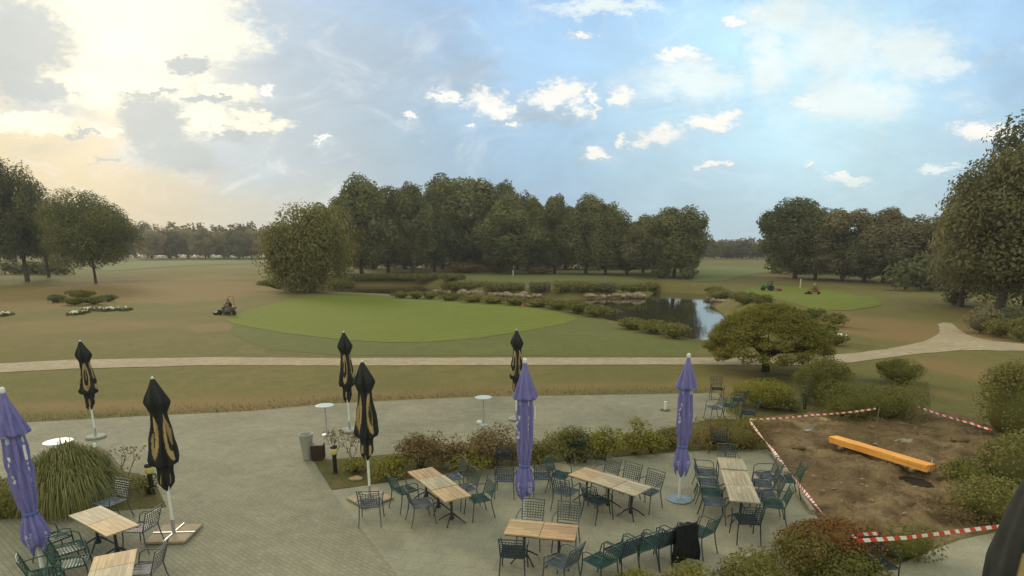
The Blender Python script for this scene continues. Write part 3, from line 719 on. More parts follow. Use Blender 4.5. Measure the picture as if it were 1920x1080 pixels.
# ------------------------------------------------------------------ shrubs
def core(V, Fs, T, off, cx, cy, cz, rx, ry, rz):
    nlat, nlon = 8, 14; vs = []
    for i in range(nlat+1):
        for j in range(nlon):
            th = math.pi*i/nlat; ph = 2*math.pi*j/nlon
            vs.append((cx+rx*math.sin(th)*math.cos(ph), cy+ry*math.sin(th)*math.sin(ph), max(.02, cz+rz*math.cos(th))))
    fs = [(i*nlon+j, i*nlon+(j+1) % nlon, (i+1)*nlon+(j+1) % nlon, (i+1)*nlon+j) for i in range(nlat) for j in range(nlon)]
    V.append(np.array(vs)); Fs.append(np.array(fs)+off); T.append(np.zeros(len(fs))); return off+len(vs)
def shrub(px, pyb, w, h, ml, label, group=None, d=None, style='loose', leaf=.07, per=900, name='shrub', cat='shrub', base=None, rz=0, seed=0, dens=1):
    """w,d,h in metres; style: ball, box, loose"""
    b = base or GT(px, pyb); d = d or w*.85; r = np.random.default_rng(int(px*7+pyb)+seed); cl = []
    V, Fs, T = [], [], []; off = 0
    if style == 'ball':
        cl = [(0, 0, h*.5, w*.46, d*.46, h*.49)]
        for k in range(26):
            p = r.normal(0, 1, 3); p /= np.linalg.norm(p); p[2] = abs(p[2])*.9
            q_ = r.uniform(.10, .19); cl.append((p[0]*w*.37, p[1]*d*.37, h*.48+p[2]*h*.36, w*q_, d*q_, h*q_))
        off = core(V, Fs, T, off, 0, 0, h*.42, w*.31, d*.31, h*.34)
    elif style == 'box':
        n = max(3, int(w/(h*.5))); m_ = max(2, int(d/(h*.5)))
        for i in range(n):
            for j in range(m_):
                x = -w/2+(i+.5)*w/n; y = -d/2+(j+.5)*d/m_; k = 1+r.uniform(-.07, .07)
                cl.append((x, y, h*.62*k, w/n*.72, d/m_*.72, h*.38*k)); cl.append((x, y, h*.28, w/n*.70, d/m_*.70, h*.30))
        off = core(V, Fs, T, off, 0, 0, h*.38, w*.40, d*.36, h*.36)
    else:
        n = max(9, int(14*dens))
        for k in range(n):
            a = r.uniform(0, 6.28); q = r.uniform(0, 1)**.6; s = r.uniform(.16, .26)
            zz = h*(.25+.6*r.uniform(0, 1)*(1-.55*q*q))
            cl.append((math.cos(a)*q*w*.38, math.sin(a)*q*d*.38, zz, w*s, d*s, h*s*.8))
    V2, F2, T2 = leaf_cloud(cl, per, leaf, up=.35, zmin=.02, shell=(.80, 1.02) if style != 'loose' else (.35, 1.1), lump=.07 if style != 'loose' else .18)
    V.append(V2); Fs.append(F2+off); T.append(T2)
    t = thing(name, b, rz, label, cat, group)
    link('foliage', arr_mesh('foliage', np.concatenate(V), np.concatenate(Fs), np.concatenate(T)), LM[ml], t)
    s = MB()
    for k in range(5 if style != 'loose' else 9):
        c = cl[r.integers(len(cl))]; s.tube([(r.uniform(-.08, .08)*w, r.uniform(-.08, .08)*d, -.05), (c[0]*.5, c[1]*.5, c[2]*.55), (c[0], c[1], c[2]*(1 if style != 'loose' else 1.1))], [.02, .014, .005], 5)
    s.build('stems', M_bark, t)
    return t
def sh(px, pyb, pyt, wpx, ml, label, **k):
    b = GT(px, pyb); return shrub(px, pyb, widthpx(b, wpx), max(.15, heightpx(b, pyt)*k.pop('hs', 1)), ml, label, base=b, **k)
# clipped shrubs above the dug-over bed
sh(1541,758,668,114,'box','big clipped ball shrub between the dome tree and the long hedge',style='ball',per=3000,leaf=.055,name='clipped_shrub')
sh(1685,718,670,90,'box','smaller clipped ball shrub behind the right end of the long hedge',style='ball',per=3000,leaf=.055,name='clipped_shrub')
sh(1628,790,716,172,'box','long low clipped hedge with a flat top above the soil',style='box',per=2600,leaf=.055,d=1.5,name='hedge',cat='hedge')
sh(1432,765,708,108,'yellow','yellow green rounded shrub under the dome tree',style='ball',per=2000,leaf=.058)
sh(1400,740,705,60,'yellow','small bright shrub left behind the yellow green rounded one',per=1300,leaf=.07)
sh(1485,772,745,50,'box','small dark shrub left of the big clipped ball',per=1300,leaf=.07)
sh(1508,768,690,26,'dark','narrow dark upright shrub beside the clipped ball',per=1300,leaf=.07)
sh(1585,775,760,60,'yellow','low yellowish plant in front of the long hedge\'s left end',per=1300,leaf=.06,d=.4) if False else None
sh(1895,830,668,160,'olive','tall loose bush beside the soil at the right edge',style='ball',per=1600,leaf=.065)
sh(1950,830,700,120,'olive','tall bush cut by the right picture edge',style='ball',per=1400,leaf=.065)
sh(1900,925,800,140,'olive','rounded bush below the tall loose bush at the right edge',style='ball',per=1000,leaf=.07)
sh(1818,920,858,110,'box','low spreading bush right of the orange beam',style='ball',per=1400,leaf=.06)
sh(1860,975,895,170,'olive','low wide bush above the long striped tape',style='ball',per=1300,leaf=.06)
sh(1790,975,940,100,'red','reddish ground cover bush touching the long striped tape',style='box',per=1300,leaf=.06,d=.9)
sh(1565,1068,968,190,'rust','rust red topped bush left of the knotted tape',style='ball',per=3000,leaf=.05,d=1.2)
sh(1505,1080,988,120,'brown','brownish green bush flank left of the rust red topped one',style='ball',per=3000,leaf=.05,d=1.4)
def lower_green():
    b = GT(1575, 1090); return shrub(1520, 1085, 1.5, .80, 'box', 'dark green skirt bush in front of the rust topped one', base=(b[0], b[1]-.3, 0), style='ball', per=3000, leaf=.05, d=1.0)
lower_green()
sh(1690,1045,985,120,'box','dark low bush right of the chair under the tape',style='box',per=1500,leaf=.055,d=.7)
sh(1425,1095,1030,130,'olive','light green rounded bush at the bottom edge beside the rust topped one',style='ball',per=1600,leaf=.05)
sh(1300,1110,1052,120,'yellow','low yellowish bush at the bottom edge below the leaning chairs',per=2600,leaf=.05,dens=1.6)
sh(1190,1125,1070,130,'yellow','yellow green bush at the bottom edge under the dark chairs',per=2600,leaf=.05,dens=1.6)
sh(1060,1135,1078,80,'yellow','tip of a yellow green bush at the bottom edge below the front table',per=2600,leaf=.05,dens=1.4)
sh(1380,1120,1050,110,'olive','mid green bush at the bottom edge left of the light green rounded one',per=2400,leaf=.05,dens=1.5)
# bed between the terraces
g = 'shrubs in the bed between the terraces'
for (a, b, c, w, m_, l_) in [
 (790,880,800,92,'red','reddish twiggy shrub at the left of the dividing bed'),
 (855,878,812,66,'red','brownish shrub between the two reddish ones in the dividing bed'),
 (925,872,790,100,'red','large reddish shrub left of the middle purple parasol'),
 (885,886,842,72,'yellow','yellow green low shrub at the bed\'s front edge before the red ones'),
 (725,895,853,76,'yellow','bright green low plant right of the white parasol pole'),
 (665,885,855,50,'yellow','low green plant left of the white parasol pole'),
 (1015,872,812,66,'olive','dull green shrub right of the middle purple parasol'),
 (1068,868,796,80,'olive','tall green shrub behind the green chair in the bed'),
 (1128,862,800,76,'yellow','yellow green shrub right of the green chair in the bed'),
 (1190,852,784,64,'yellow','tallest yellowish shrub of the dividing bed with upright shoots'),
 (1218,850,804,50,'yellow','small yellow shrub next to the tallest yellowish one'),
 (1262,838,800,66,'olive','olive shrub left behind the right purple parasol'),
 (1095,868,836,50,'dark','dark low shrub at the front edge of the dividing bed')]:
    sh(a, b, c, w*1.22, m_, l_, group=g, per=1500, leaf=.066, dens=1.7, hs=1.08)
sh(1370,838,788,130,'brown','long low trimmed hedge turning brown behind the right table',style='box',per=1500,leaf=.06,d=1.3,name='hedge',cat='hedge')
sh(1385,812,783,90,'box','green strip of hedge behind the browning one',style='box',per=1500,leaf=.06,d=.7,name='hedge',cat='hedge')
# left bed
def grass_clump():
    b = GT(112, 962); w = widthpx(b, 178); h = heightpx(b, 832)
    t = thing('ornamental_grass', (b[0], b[1]+.5, 0), 0, 'large arching ornamental grass clump beside the left blue parasol', 'grass plant')
    n = 7600; V = []; Fq = []; T = []
    for i in range(n):
        a = rng.uniform(0, 2*math.pi); out = rng.uniform(.15, 1)**.8; rn = rng.uniform(0, 1)**.7*.62; r0 = rn*w*.5
        L_ = h*rng.uniform(.62, 1.12)*(1-.45*rn); reach = out*w*.5*rng.uniform(.25, .75); top = L_*.93*(1-.42*out**2.2)
        dx, dy = math.cos(a), math.sin(a); wd = rng.uniform(.006, .013)
        px_, py_ = -dy*wd, dx*wd; o = len(V)
        end = top-rng.uniform(.1, 1)*out*L_*1.0
        for k in range(6):
            s = k/5; rr = r0+reach*s**.95; z = 0+(top*1.28)*(2*s-s*s)*(.9) if s < .6 else None
            z = top*math.sin(min(s*1.5, 1.0)*math.pi/2) if s <= .62 else top+(max(end, .04)-top)*((s-.62)/.38)**1.5
            f = 1-.85*s**3
            V.append((dx*rr-px_*f, dy*rr-py_*f, z)); V.append((dx*rr+px_*f, dy*rr+py_*f, z))
        tn = rng.uniform(0, 1)
        for k in range(5): Fq.append((o+2*k, o+2*k+1, o+2*k+3, o+2*k+2)); T.append(tn)
    link('blades', arr_mesh('blades', np.array(V), np.array(Fq), T), LM['grass'], t)
grass_clump()
sh(278,925,880,64,'olive','small green shrub between the left bollard lamp and the grass clump',per=1500,leaf=.06)
sh(15,965,902,90,'box','dark low shrub behind the left blue parasol',per=1500,leaf=.06,style='box',d=.8)
sh(215,915,885,60,'olive','low green plant right of the grass clump',per=1500,leaf=.06)
def bare_shrub(px, pyb, pyt, wpx, label, leaves=50, ml='red', seed=1):
    b = GT(px, pyb); h = heightpx(b, pyt); w = widthpx(b, wpx); r = random.Random(seed)
    t = thing('bare_shrub', b, 0, label, 'shrub'); s = MB(); tips = []
    def br(p, d, l, rad, lev):
        q = p+d*l; m_ = p.lerp(q, .5)+Vector((r.uniform(-1, 1), r.uniform(-1, 1), 0))*l*.08
        s.tube([p, m_, q], [rad, rad*.85, rad*.65], 5); tips.append(q)
        if lev:
            for k in range(2 if lev > 1 else 3):
                nd = (d+Vector((r.uniform(-1, 1), r.uniform(-1, 1), r.uniform(-.1, .4)))*.65).normalized(); br(q, nd, l*.68, rad*.62, lev-1)
    for k in range(3):
        a = k*2.1+.4; br(Vector((0, 0, 0)), Vector((math.cos(a)*w/h*.6, math.sin(a)*.3, 1)).normalized(), h*.42, .016, 3)
    s.build('stems', M_bark_pale, t)
    P = np.array([tuple(tips[r.randrange(len(tips))]) for k in range(leaves)])+rng.normal(0, .04, (leaves, 3))
    V, Fq = cards(P, rng.normal(0, 1, P.shape), .07)
    link('foliage', arr_mesh('foliage', V, Fq, rng.uniform(0, 1, leaves)), LM[ml], t)
bare_shrub(238,905,838,44,'nearly leafless twiggy shrub right of the grass clump',60)
bare_shrub(660,868,806,46,'sparse reddish young tree beside the black parasol with the slab base',110,seed=4)
bare_shrub(628,862,808,36,'sparse twiggy shrub beside the brown wicker bin',60,seed=9)
# shrubs round the pond
g = 'shrubs on the near bank of the pond'
for i, (px, pb, pt, w) in enumerate([(752,559,546,34),(780,560,546,30),(806,561,546,32),(845,564,550,46),(885,567,553,46),(925,569,555,46),(968,572,557,46),(1010,575,560,46),(1048,580,562,46),(1085,587,566,48),(1120,594,572,48),(1148,600,580,36)]):
    sh(px, pb, pt, w*1.15, 'olive' if i % 3 else 'box', 'clipped near-bank pond shrub, %s' % ['leftmost of the row','second from the left of the row','third from the left, behind the green','fourth from the left, behind the green','behind the middle of the green','right of the middle of the green','left of the red marker on the green','right of the red marker on the green','above the green\'s right tip','fourth from the right end of the row','behind the right tip of the green','small one ending the row by the gap'][i], group=g, style='ball', per=160, leaf=.20, d=3, hs=1.1)
for i, (px, pb, pt, w) in enumerate([(1185,617,594,52),(1225,625,598,54),(1265,634,603,54)]):
    sh(px, pb, pt, w*1.15, 'olive', 'clipped shrub at the near right pond bank, %s' % ['left of three','middle of three','right of three by the sky reflection'][i], group=g, style='ball', per=300, leaf=.15, d=2.4)
g = 'box shrubs on the far bank of the pond'
for i, (px, pb, pt, w) in enumerate([(868,543,528,74),(945,545,529,72),(1012,546,528,36),(1057,547,526,36),(1093,546,527,30),(1130,545,530,50),(1185,546,532,54),(1222,545,528,26)]):
    sh(px, pb, pt, w*1.05, 'box' if i % 3 != 2 else 'dark', 'trimmed box shrub below the far green, %s' % ['wide leftmost one','wide one above the left rocks','small one right of the left rocks','darkest, between the two rock banks','at the left end of the right rocks','low one above the right rocks','long low one right of the rocks','small rounded one ending the row'][i], group=g, style='box', per=110, leaf=.26, d=3.5)
g = 'low hedge along the far side of the pond'
for i, (px, w) in enumerate([(690,62),(750,62),(808,58),(850,40)]):
    sh(px, 524, 513, w*1.1, 'box', 'low hedge piece behind the pond, %s' % ['nearest the willow','second from the willow','third from the willow','right end, before the far green'][i], group=g, style='box', per=60, leaf=.35, d=4, name='hedge', cat='hedge')
for i, (px, pb, pt, w, m_) in enumerate([(515,540,523,70,'box'),(460,532,524,10,'box'),(640,545,522,60,'olive'),(875,512,491,70,'red'),(935,512,497,46,'red'),(1010,514,500,60,'red'),(1290,524,500,40,'dark'),(1240,522,498,40,'dark')]):
    if i == 1: continue
    sh(px, pb, pt, w, m_, ['low bush left of the willow foot','','bush at the right foot of the willow','rounded brownish bush before the grove, left one','rounded brownish bush before the grove, right one','low brownish bush right of the white post','dark bush under the grove\'s last tree','dark bush left of the grove\'s last tree'][i], style='ball', per=60, leaf=.35)
for i, (px, pb, pt, w, m_) in enumerate([(1350,563,540,60,'olive'),(1395,570,545,60,'olive'),(1430,575,550,50,'box'),(1340,552,536,40,'box'),(1560,612,585,60,'olive'),(1525,600,575,50,'box'),(1565,648,622,50,'box'),(1550,640,600,40,'olive')]):
    sh(px, pb, pt, w, m_, 'bank bush right of the pond, '+['olive, at the waterline','olive, second from the water','green, third from the water','small, at the water\'s far corner','light, right of the dome tree','dark, behind the dome tree','low, nearest the path','upright, touching the dome tree\'s crown'][i], group='bushes on the right pond bank', style='ball', per=180, leaf=.18)
for i, (px, pb, pt, w, m_) in enumerate([(1838,625,572,70,'warm'),(1872,632,595,64,'olive'),(1915,640,590,60,'olive'),(1905,620,570,80,'dark'),(1790,572,540,50,'dark')]):
    sh(px, pb, pt, w, m_, 'bush under the huge right tree, '+['brown, leftmost','green, middle front','green, at the picture edge','dark, behind the green ones','dark, at the wood\'s left foot'][i], style='ball', per=240, leaf=.16)
# island of shrubs and flowers on the left lawn
g = 'shrubs of the round island bed on the left lawn'
for i, (px, pb, pt, w, m_) in enumerate([(150,560,542,60,'box'),(108,568,551,34,'dark'),(140,572,556,46,'box'),(176,571,555,48,'box'),(203,566,551,32,'dark')]):
    sh(px, pb, pt, w*1.05, m_, 'lawn island shrub, '+['high one at the back','small one at the left end','front left one','front right one','small brown one at the right end'][i], group=g, style='ball', per=200, leaf=.16, d=2.2)
M_flower = mat('white_flowers', (.75, .74, .66), .8, var=.1)
def flowers(px, py, wpx, label, seed, n=34):
    b = GT(px, py); w = widthpx(b, wpx); r = np.random.default_rng(seed)
    t = thing('flower_clump', b, 0, label, 'flowers', 'white flowers in the bed on the left lawn')
    P = np.column_stack([r.uniform(-w/2, w/2, n), r.uniform(-.6, .6, n), r.uniform(.15, .38, n)])
    V, Fq = cards(P, r.normal(0, .4, P.shape)+np.array([0, -.6, .8]), .30); link('petals', arr_mesh('petals', V, Fq), M_flower, t)
    P = np.column_stack([r.uniform(-w*.7, w*.7, 130), r.uniform(-.8, .8, 130), r.uniform(.03, .25, 130)])
    V, Fq = cards(P, r.normal(0, .5, P.shape)+np.array([0, -.3, .8]), .26); link('leaves', arr_mesh('leaves', V, Fq, r.uniform(0, 1, 130)), LM['dark'], t)
for i, (px, py, w, n) in enumerate([(141,590,12,16),(158,587,8,6),(168,582,8,6),(186,582,10,8),(199,583,9,8),(212,582,12,16),(236,582,8,5),(8,592,14,12)]):
    flowers(px, py, w, 'white flower clump on the lawn, '+['leftmost bright one of the long bed','second from the left of the long bed','small one behind, left of the middle','flat one in the middle','small one right of the middle','brightest one, second from the right','small one ending the long bed','alone at the left picture edge'][i], i, n)
# rocks of the far bank
M_rock = mat('pale_stone', (.30, .235, .165), .9, var=.3, vscale=1.5, bump=.6, bscale=6)
def rock(px, py, s, label, grp, seed):
    x, y = flat(px, py, WATER+.15); r = random.Random(seed); bm = bmesh.new(); bmesh.ops.create_icosphere(bm, subdivisions=2, radius=1)
    k = [Vector((r.uniform(-1, 1), r.uniform(-1, 1), r.uniform(-1, 1))).normalized() for _ in range(7)]
    for v_ in bm.verts:
        m_ = min(1, min(.82/max(.3, v_.co.normalized().dot(q)) if v_.co.normalized().dot(q) > .3 else 9 for q in k)); v_.co *= m_
    sx, sy, sz = s*r.uniform(.7, 1.3), s*.8, s*r.uniform(.45, .8)
    bmesh.ops.scale(bm, vec=(sx, sy, sz), verts=bm.verts)
    me = bpy.data.meshes.new('rock'); bm.to_mesh(me); bm.free(); o = link('rock', me, M_rock); o.location = (x, y, WATER+.25+s*.2)
    tag(o, label, 'rock', grp)
for i in range(24): rock(818+i*8.3+random.uniform(-2, 2), 548.5+i*.42+random.uniform(-1.5, 1.0), random.uniform(.5, .95), 'pale stone in the left rock bank of the far pond shore', 'stones of the left rock bank', i)
for i in range(18): rock(1102+i*5.8+random.uniform(-2, 2), 558+random.uniform(-3.5, 1), random.uniform(.55, 1.05), 'pale stone in the bright right rock bank of the far pond shore', 'stones of the right rock bank', 100+i)
for i in range(9): rock(1328+i*9, 562+i*2+random.uniform(-1, 1), random.uniform(.4, .7), 'reddish stone on the right pond bank below the bushes', 'stones on the right pond bank', 200+i)

# ------------------------------------------------------------------ dry grass tufts on the patio edge
def tufts():
    V, Fq, T = [], [], []
    edge = [GT(a, b)[:2] for a, b in [(-60,797),(0,794),(250,780),(470,770),(620,756),(760,749),(900,743),(1100,740),(1345,736)]]
    for i in range(len(edge)-1):
        a = np.array(edge[i]); b = np.array(edge[i+1]); n = int(np.linalg.norm(b-a)*150)
        for k in range(n):
            q = a+(b-a)*rng.uniform(0, 1); q = q+np.array([0, abs(rng.normal(0, .7))-.02]); o = len(V); h = rng.uniform(.04, .13)*(1 if q[1] < 40 else .5)
            an = rng.uniform(0, 6.28); dx, dy = math.cos(an), math.sin(an); w = .012
            V += [(q[0]-dy*w, q[1]+dx*w, 0), (q[0]+dy*w, q[1]-dx*w, 0), (q[0]+dx*h*.6+dy*w*.3, q[1]+dy*h*.6-dx*w*.3, h), (q[0]+dx*h*.6-dy*w*.3, q[1]+dy*h*.6+dx*w*.3, h)]
            Fq.append((o, o+1, o+2, o+3)); T.append(rng.uniform(0, 1))
    tag(link('dry_grass', arr_mesh('dry_grass', np.array(V), np.array(Fq), T), LM['straw']), 'straw coloured dry grass fringe along the far patio edge', 'grass', kind='stuff')
tufts()

# ------------------------------------------------------------------ furniture materials
M_slate = mat('slate_painted_metal', (.085,.100,.100), .45, .3, .5, var=.25, vscale=5)
M_greenm = mat('green_painted_metal', (.042,.095,.078), .45, .3, .5, var=.25, vscale=5)
M_bluem = mat('dark_blue_green_metal', (.028,.044,.052), .45, .3, .5, var=.25, vscale=5)
M_slseat = mat('grey_blue_mesh', (.13,.15,.18), .5, .2, .5, var=.2, vscale=6)
M_white = mat('white_paint', (.72,.73,.70), .5, var=.06)
M_steel = mat('galvanised_steel', (.42,.44,.44), .45, .6, var=.12, vscale=12)
M_black = mat('black_metal', (.022,.023,.025), .5, .2, var=.2)
M_iron = mat('dark_cast_iron', (.040,.044,.050), .5, .3, var=.2)
def woodmat(name, c1, c2, c3, axis='X', scale=1.0, pl=1):
    m = bpy.data.materials.new(name); m.use_nodes = True; t = m.node_tree; b = t.nodes['Principled BSDF']
    b.inputs['Roughness'].default_value = .6; b.inputs['Specular IOR Level'].default_value = .25
    tcn = t.nodes.new('ShaderNodeTexCoord'); mpn = t.nodes.new('ShaderNodeMapping')
    mpn.inputs['Scale'].default_value = (1.2, 26*scale, 26*scale) if axis == 'X' else (26*scale, 1.2, 26*scale)
    t.links.new(tcn.outputs['Object'], mpn.inputs[0])
    n = t.nodes.new('ShaderNodeTexNoise'); n.inputs['Scale'].default_value = 1; n.inputs['Detail'].default_value = 5; n.inputs['Distortion'].default_value = .4
    t.links.new(mpn.outputs[0], n.inputs['Vector'])
    r = t.nodes.new('ShaderNodeValToRGB'); r.color_ramp.elements[0].color = (*c1, 1); r.color_ramp.elements[0].position = .3
    r.color_ramp.elements[1].color = (*c3, 1); r.color_ramp.elements[1].position = .72; e = r.color_ramp.elements.new(.5); e.color = (*c2, 1)
    t.links.new(n.outputs['Fac'], r.inputs[0])
    # planks of slightly different tone
    mp2 = t.nodes.new('ShaderNodeMapping'); mp2.inputs['Scale'].default_value = (1.3, 1, 1) if axis == 'X' else (1, 1.3, 1)
    t.links.new(tcn.outputs['Object'], mp2.inputs[0])
    br = t.nodes.new('ShaderNodeTexBrick'); br.inputs['Scale'].default_value = 1; br.inputs['Brick Width'].default_value = .5 if axis == 'X' else .12
    br.inputs['Row Height'].default_value = .12 if axis == 'X' else .5; br.inputs['Mortar Size'].default_value = .0035
    br.inputs['Color1'].default_value = (1-.22*pl,)*3+(1,); br.inputs['Color2'].default_value = (1+.15*pl,1+.12*pl,1+.08*pl,1); br.inputs['Mortar'].default_value = (.55,.5,.45,1)
    t.links.new(mp2.outputs[0], br.inputs['Vector'])
    mm = t.nodes.new('ShaderNodeMix'); mm.data_type = 'RGBA'; mm.blend_type = 'MULTIPLY'; mm.inputs['Factor'].default_value = 1
    t.links.new(r.outputs[0], mm.inputs['A']); t.links.new(br.outputs['Color'], mm.inputs['B']); t.links.new(mm.outputs['Result'], b.inputs['Base Color'])
    return m
M_wood = woodmat('honey_wood_planks', (.36,.245,.130), (.47,.34,.19), (.57,.43,.26))
M_woodg = woodmat('weathered_wood_planks', (.32,.27,.185), (.42,.36,.25), (.53,.46,.33))
M_woodo = woodmat('reddish_wood_planks', (.33,.20,.11), (.45,.30,.17), (.55,.40,.24))
M_beam = woodmat('fresh_orange_timber', (.80,.32,.055), (.92,.43,.09), (1.0,.55,.14), scale=.5, pl=.25)

# ------------------------------------------------------------------ chairs
def bent(b, pts, r, seg=7): b.tube(pts, r, seg)
def make_chair(mf, ms):
    """metal garden armchair with a lattice back; its front looks along +Y"""
    t = thing('garden_chair', (0, 0, 0), 0, 'x', 'chair')
    s = MB()
    for i in range(9):                       # woven seat: bars both ways, dipping in the middle
        x = -.20+i*.05; s.tube([(x, -.20, .435), (x*.98, 0, .425), (x*1.05, .22, .44)], .0085, 4)
    for i in range(9):
        y = -.19+i*.05; s.tube([(-.215, y, .438), (0, y, .424), (.215, y, .438)], .0085, 4)
    s.box((0, 0, .418), (.40, .40, .008))
    s.tube([(-.22,-.21,.44),(-.235,.22,.445),(.235,.22,.445),(.22,-.21,.44),(-.22,-.21,.44)], .013, 6)
    s.build('seat', ms, t)
    b = MB(); z0, z1 = .45, .86
    P = lambda x, k: (x*(1+.06*k), -.215-.13*k-.015*(1-(x/.22)**2), z0+(z1-z0)*k)
    for i in range(1, 8): x = -.22+i*.055; b.tube([P(x, .10), P(x, .5), P(x, .86)], .0075, 4)
    for k in (.12,.24,.36,.48,.60,.72,.84): b.tube([P(-.21, k), P(0, k), P(.21, k)], .0075, 4)
    b.tube([P(-.22, .98), P(0, 1.0), P(.22, .98)], .011, 6)
    b.build('backrest', mf, t)
    for sx in (-1, 1):
        l = MB(); l.tube([(sx*.245,-.30,0),(sx*.23,-.235,.25),(sx*.22,-.21,.44),P(sx*.222,.5),P(sx*.225,1.03)], [.012,.013,.013,.012,.010], 7); l.build('leg', mf, t)
        l = MB(); l.tube([(sx*.25,.27,0),(sx*.235,.235,.25),(sx*.235,.22,.44)], [.012,.013,.013], 7); l.build('leg', mf, t)
        a = MB(); a.tube([P(sx*.225,.52),(sx*.265,-.10,.665),(sx*.275,.10,.66),(sx*.265,.20,.60),(sx*.238,.22,.45)], .011, 7); a.build('armrest', mf, t)
    return t
PROTO = {}
for k, (a, b2) in dict(slate=(M_slate, M_slseat), green=(M_greenm, M_greenm), blue=(M_bluem, M_bluem)).items(): PROTO[k] = [make_chair(a, b2), False]
def chair_xy(x, y, rz, kind, label, group, z=.018, tilt=0):
    pr = PROTO[kind]
    c = copy_tree(pr[0]) if pr[1] else pr[0]; pr[1] = True
    c.location = (x, y, z); c.rotation_euler = (R(tilt), 0, rz); c.scale = (1.05, 1.05, 1.07); tag(c, label, 'chair', group); return c
def chair(px, py, deg, kind, label, group='metal garden chairs', z=.018, tilt=0):
    x, y = flat(px, py, z); return chair_xy(x, y, R(deg), kind, label, group, z, tilt)

# ------------------------------------------------------------------ tables
TABLE_Z = .76
def table(loc, rz, lx, ly, mw, label, dz=0, foot=.34):
    """lx along the row; pedestal of cast iron with four curved feet"""
    t = thing('terrace_table', (loc[0], loc[1], .018), rz, label, 'table', 'square wooden terrace tables')
    b = MB(); b.box((0, 0, TABLE_Z-.038+dz), (lx-.008, ly, .034), bev=.004)
    b.build('tabletop', mw, t)
    e = MB()
    for s in (-1, 1): e.box((0, s*(ly/2-.03), TABLE_Z-.066+dz), (lx-.05, .02, .022))
    e.build('rail', M_iron, t)
    c = MB(); c.tube([(0,0,.10),(0,0,TABLE_Z-.07+dz)], [.032,.026], 10); c.lathe([(.05,.08),(.06,.12),(.035,.18),(.028,.24)], 10); c.box((0,0,TABLE_Z-.062+dz),(.26,.26,.01)); c.build('column', M_iron, t)
    for k in range(4):
        a = math.pi/4+k*math.pi/2; ca, sa = math.cos(a), math.sin(a); f = MB()
        f.tube([(ca*.02,sa*.02,.22),(ca*foot*.45,sa*foot*.45,.15),(ca*foot*.85,sa*foot*.85,.05),(ca*foot,sa*foot,.012)], [.02,.018,.015,.016], 7); f.build('foot', M_iron, t)
    return t
TB = {}
def table_row(key, quad, mats, labels, n, dzs=None, width=None, lens=None):
    P = [flat(a, b, TABLE_Z) for a, b in quad]          # end A: P0,P1 ; end B: P3,P2
    A = (P[0]+P[1])/2; B = (P[3]+P[2])/2; ax = (B-A)/np.linalg.norm(B-A); tot = np.linalg.norm(B-A)
    w = width or (np.linalg.norm(P[1]-P[0])+np.linalg.norm(P[2]-P[3]))/2
    rz = math.atan2(ax[1], ax[0]); lens = lens or [1/n]*n; s = 0
    for i in range(n):
        l = tot*lens[i]; c = A+ax*(s+l/2); s += l
        table(c, rz, l, w, mats[i], labels[i], (dzs or [0]*n)[i])
    TB[key] = (A, ax, tot, w, rz)
def seat_at(key, s, side, dist, kind, label, turn=0, group='metal garden chairs'):
    """s along the row in metres, side +1 is left of the row's direction; the chair looks at the row"""
    A, ax, tot, w, rz = TB[key]; nrm = np.array([-ax[1], ax[0]])*side; p = A+ax*s+nrm*(w/2+dist)
    f = -nrm; ang = math.atan2(-f[0], f[1])+R(turn)
    return chair_xy(p[0], p[1], ang, kind, label, group)
def end_at(key, end, dist, kind, label, turn=0):
    A, ax, tot, w, rz = TB[key]; p = A-ax*dist if end == 0 else A+ax*(tot+dist); f = ax if end == 0 else -ax
    return chair_xy(p[0], p[1], math.atan2(-f[0], f[1])+R(turn), kind, label, 'metal garden chairs')
table_row('A', [(764,882),(810,874),(886,929.5),(832,940)], [M_woodo, M_woodg, M_wood],
  ['reddish table farthest of the three set diagonally beside the white parasol pole', 'pale middle table of the three set diagonally beside the white parasol pole', 'nearest table of the three set diagonally beside the white parasol pole'], 3, [-.02, .01, 0])
table_row('C', [(1065,888.5),(1097.5,876),(1223.5,912.5),(1191,930.5)], [M_wood, M_woodg, M_woodg],
  ['left end table of the row between the two purple parasols', 'middle table of the row between the two purple parasols', 'right end table of the row between the two purple parasols'], 3, [0, .012, .008])
table_row('R', [(1346,860),(1391,861),(1425,940),(1370,941)], [M_woodg, M_woodg, M_woodg],
  ['raised pale table at the far end of the long row beside the striped tape', 'middle table of the long row beside the striped tape', 'nearest table of the long row beside the striped tape'], 3, [.03, 0, 0], lens=[.3, .35, .35])
table_row('F', [(951,985),(951,985.5),(1082,998),(1082,998.5)], [M_wood, M_woodo],
  ['left one of the two honey coloured tables in front of the middle purple parasol', 'right one of the two honey coloured tables in front of the middle purple parasol'], 2, width=.70)
table_row('L', [(137,966),(180,947),(252,983),(209,1006)], [M_woodg, M_wood],
  ['left half of the tilted looking table pair beside the grass clump', 'right half of the tilted looking table pair beside the grass clump'], 2, width=.62)
table_row('K', [(186,1035),(249,1036),(240,1092),(165,1092)], [M_wood, M_woodg],
  ['upper one of the two tables cut by the bottom edge at the left', 'lower one of the two tables cut by the bottom edge at the left'], 2, width=.68)
# chairs at the diagonal row
seat_at('A', .55, -1, .30, 'green', 'green chair left of the diagonal table row, the one nearer the bed', 12)
seat_at('A', 1.50, -1, .26, 'slate', 'grey chair left of the diagonal table row, nearest the camera', -6)
seat_at('A', .35, 1, .42, 'slate', 'grey chair right of the diagonal table row, its back against the bed', -8)
seat_at('A', 1.20, 1, .34, 'slate', 'grey chair in the middle of the right side of the diagonal table row', 6)
seat_at('A', 1.95, 1, .36, 'green', 'green chair at the near right corner of the diagonal table row', -4)
chair(697, 978, 6, 'slate', 'chair with its back to the camera in front of the parasol slab base')
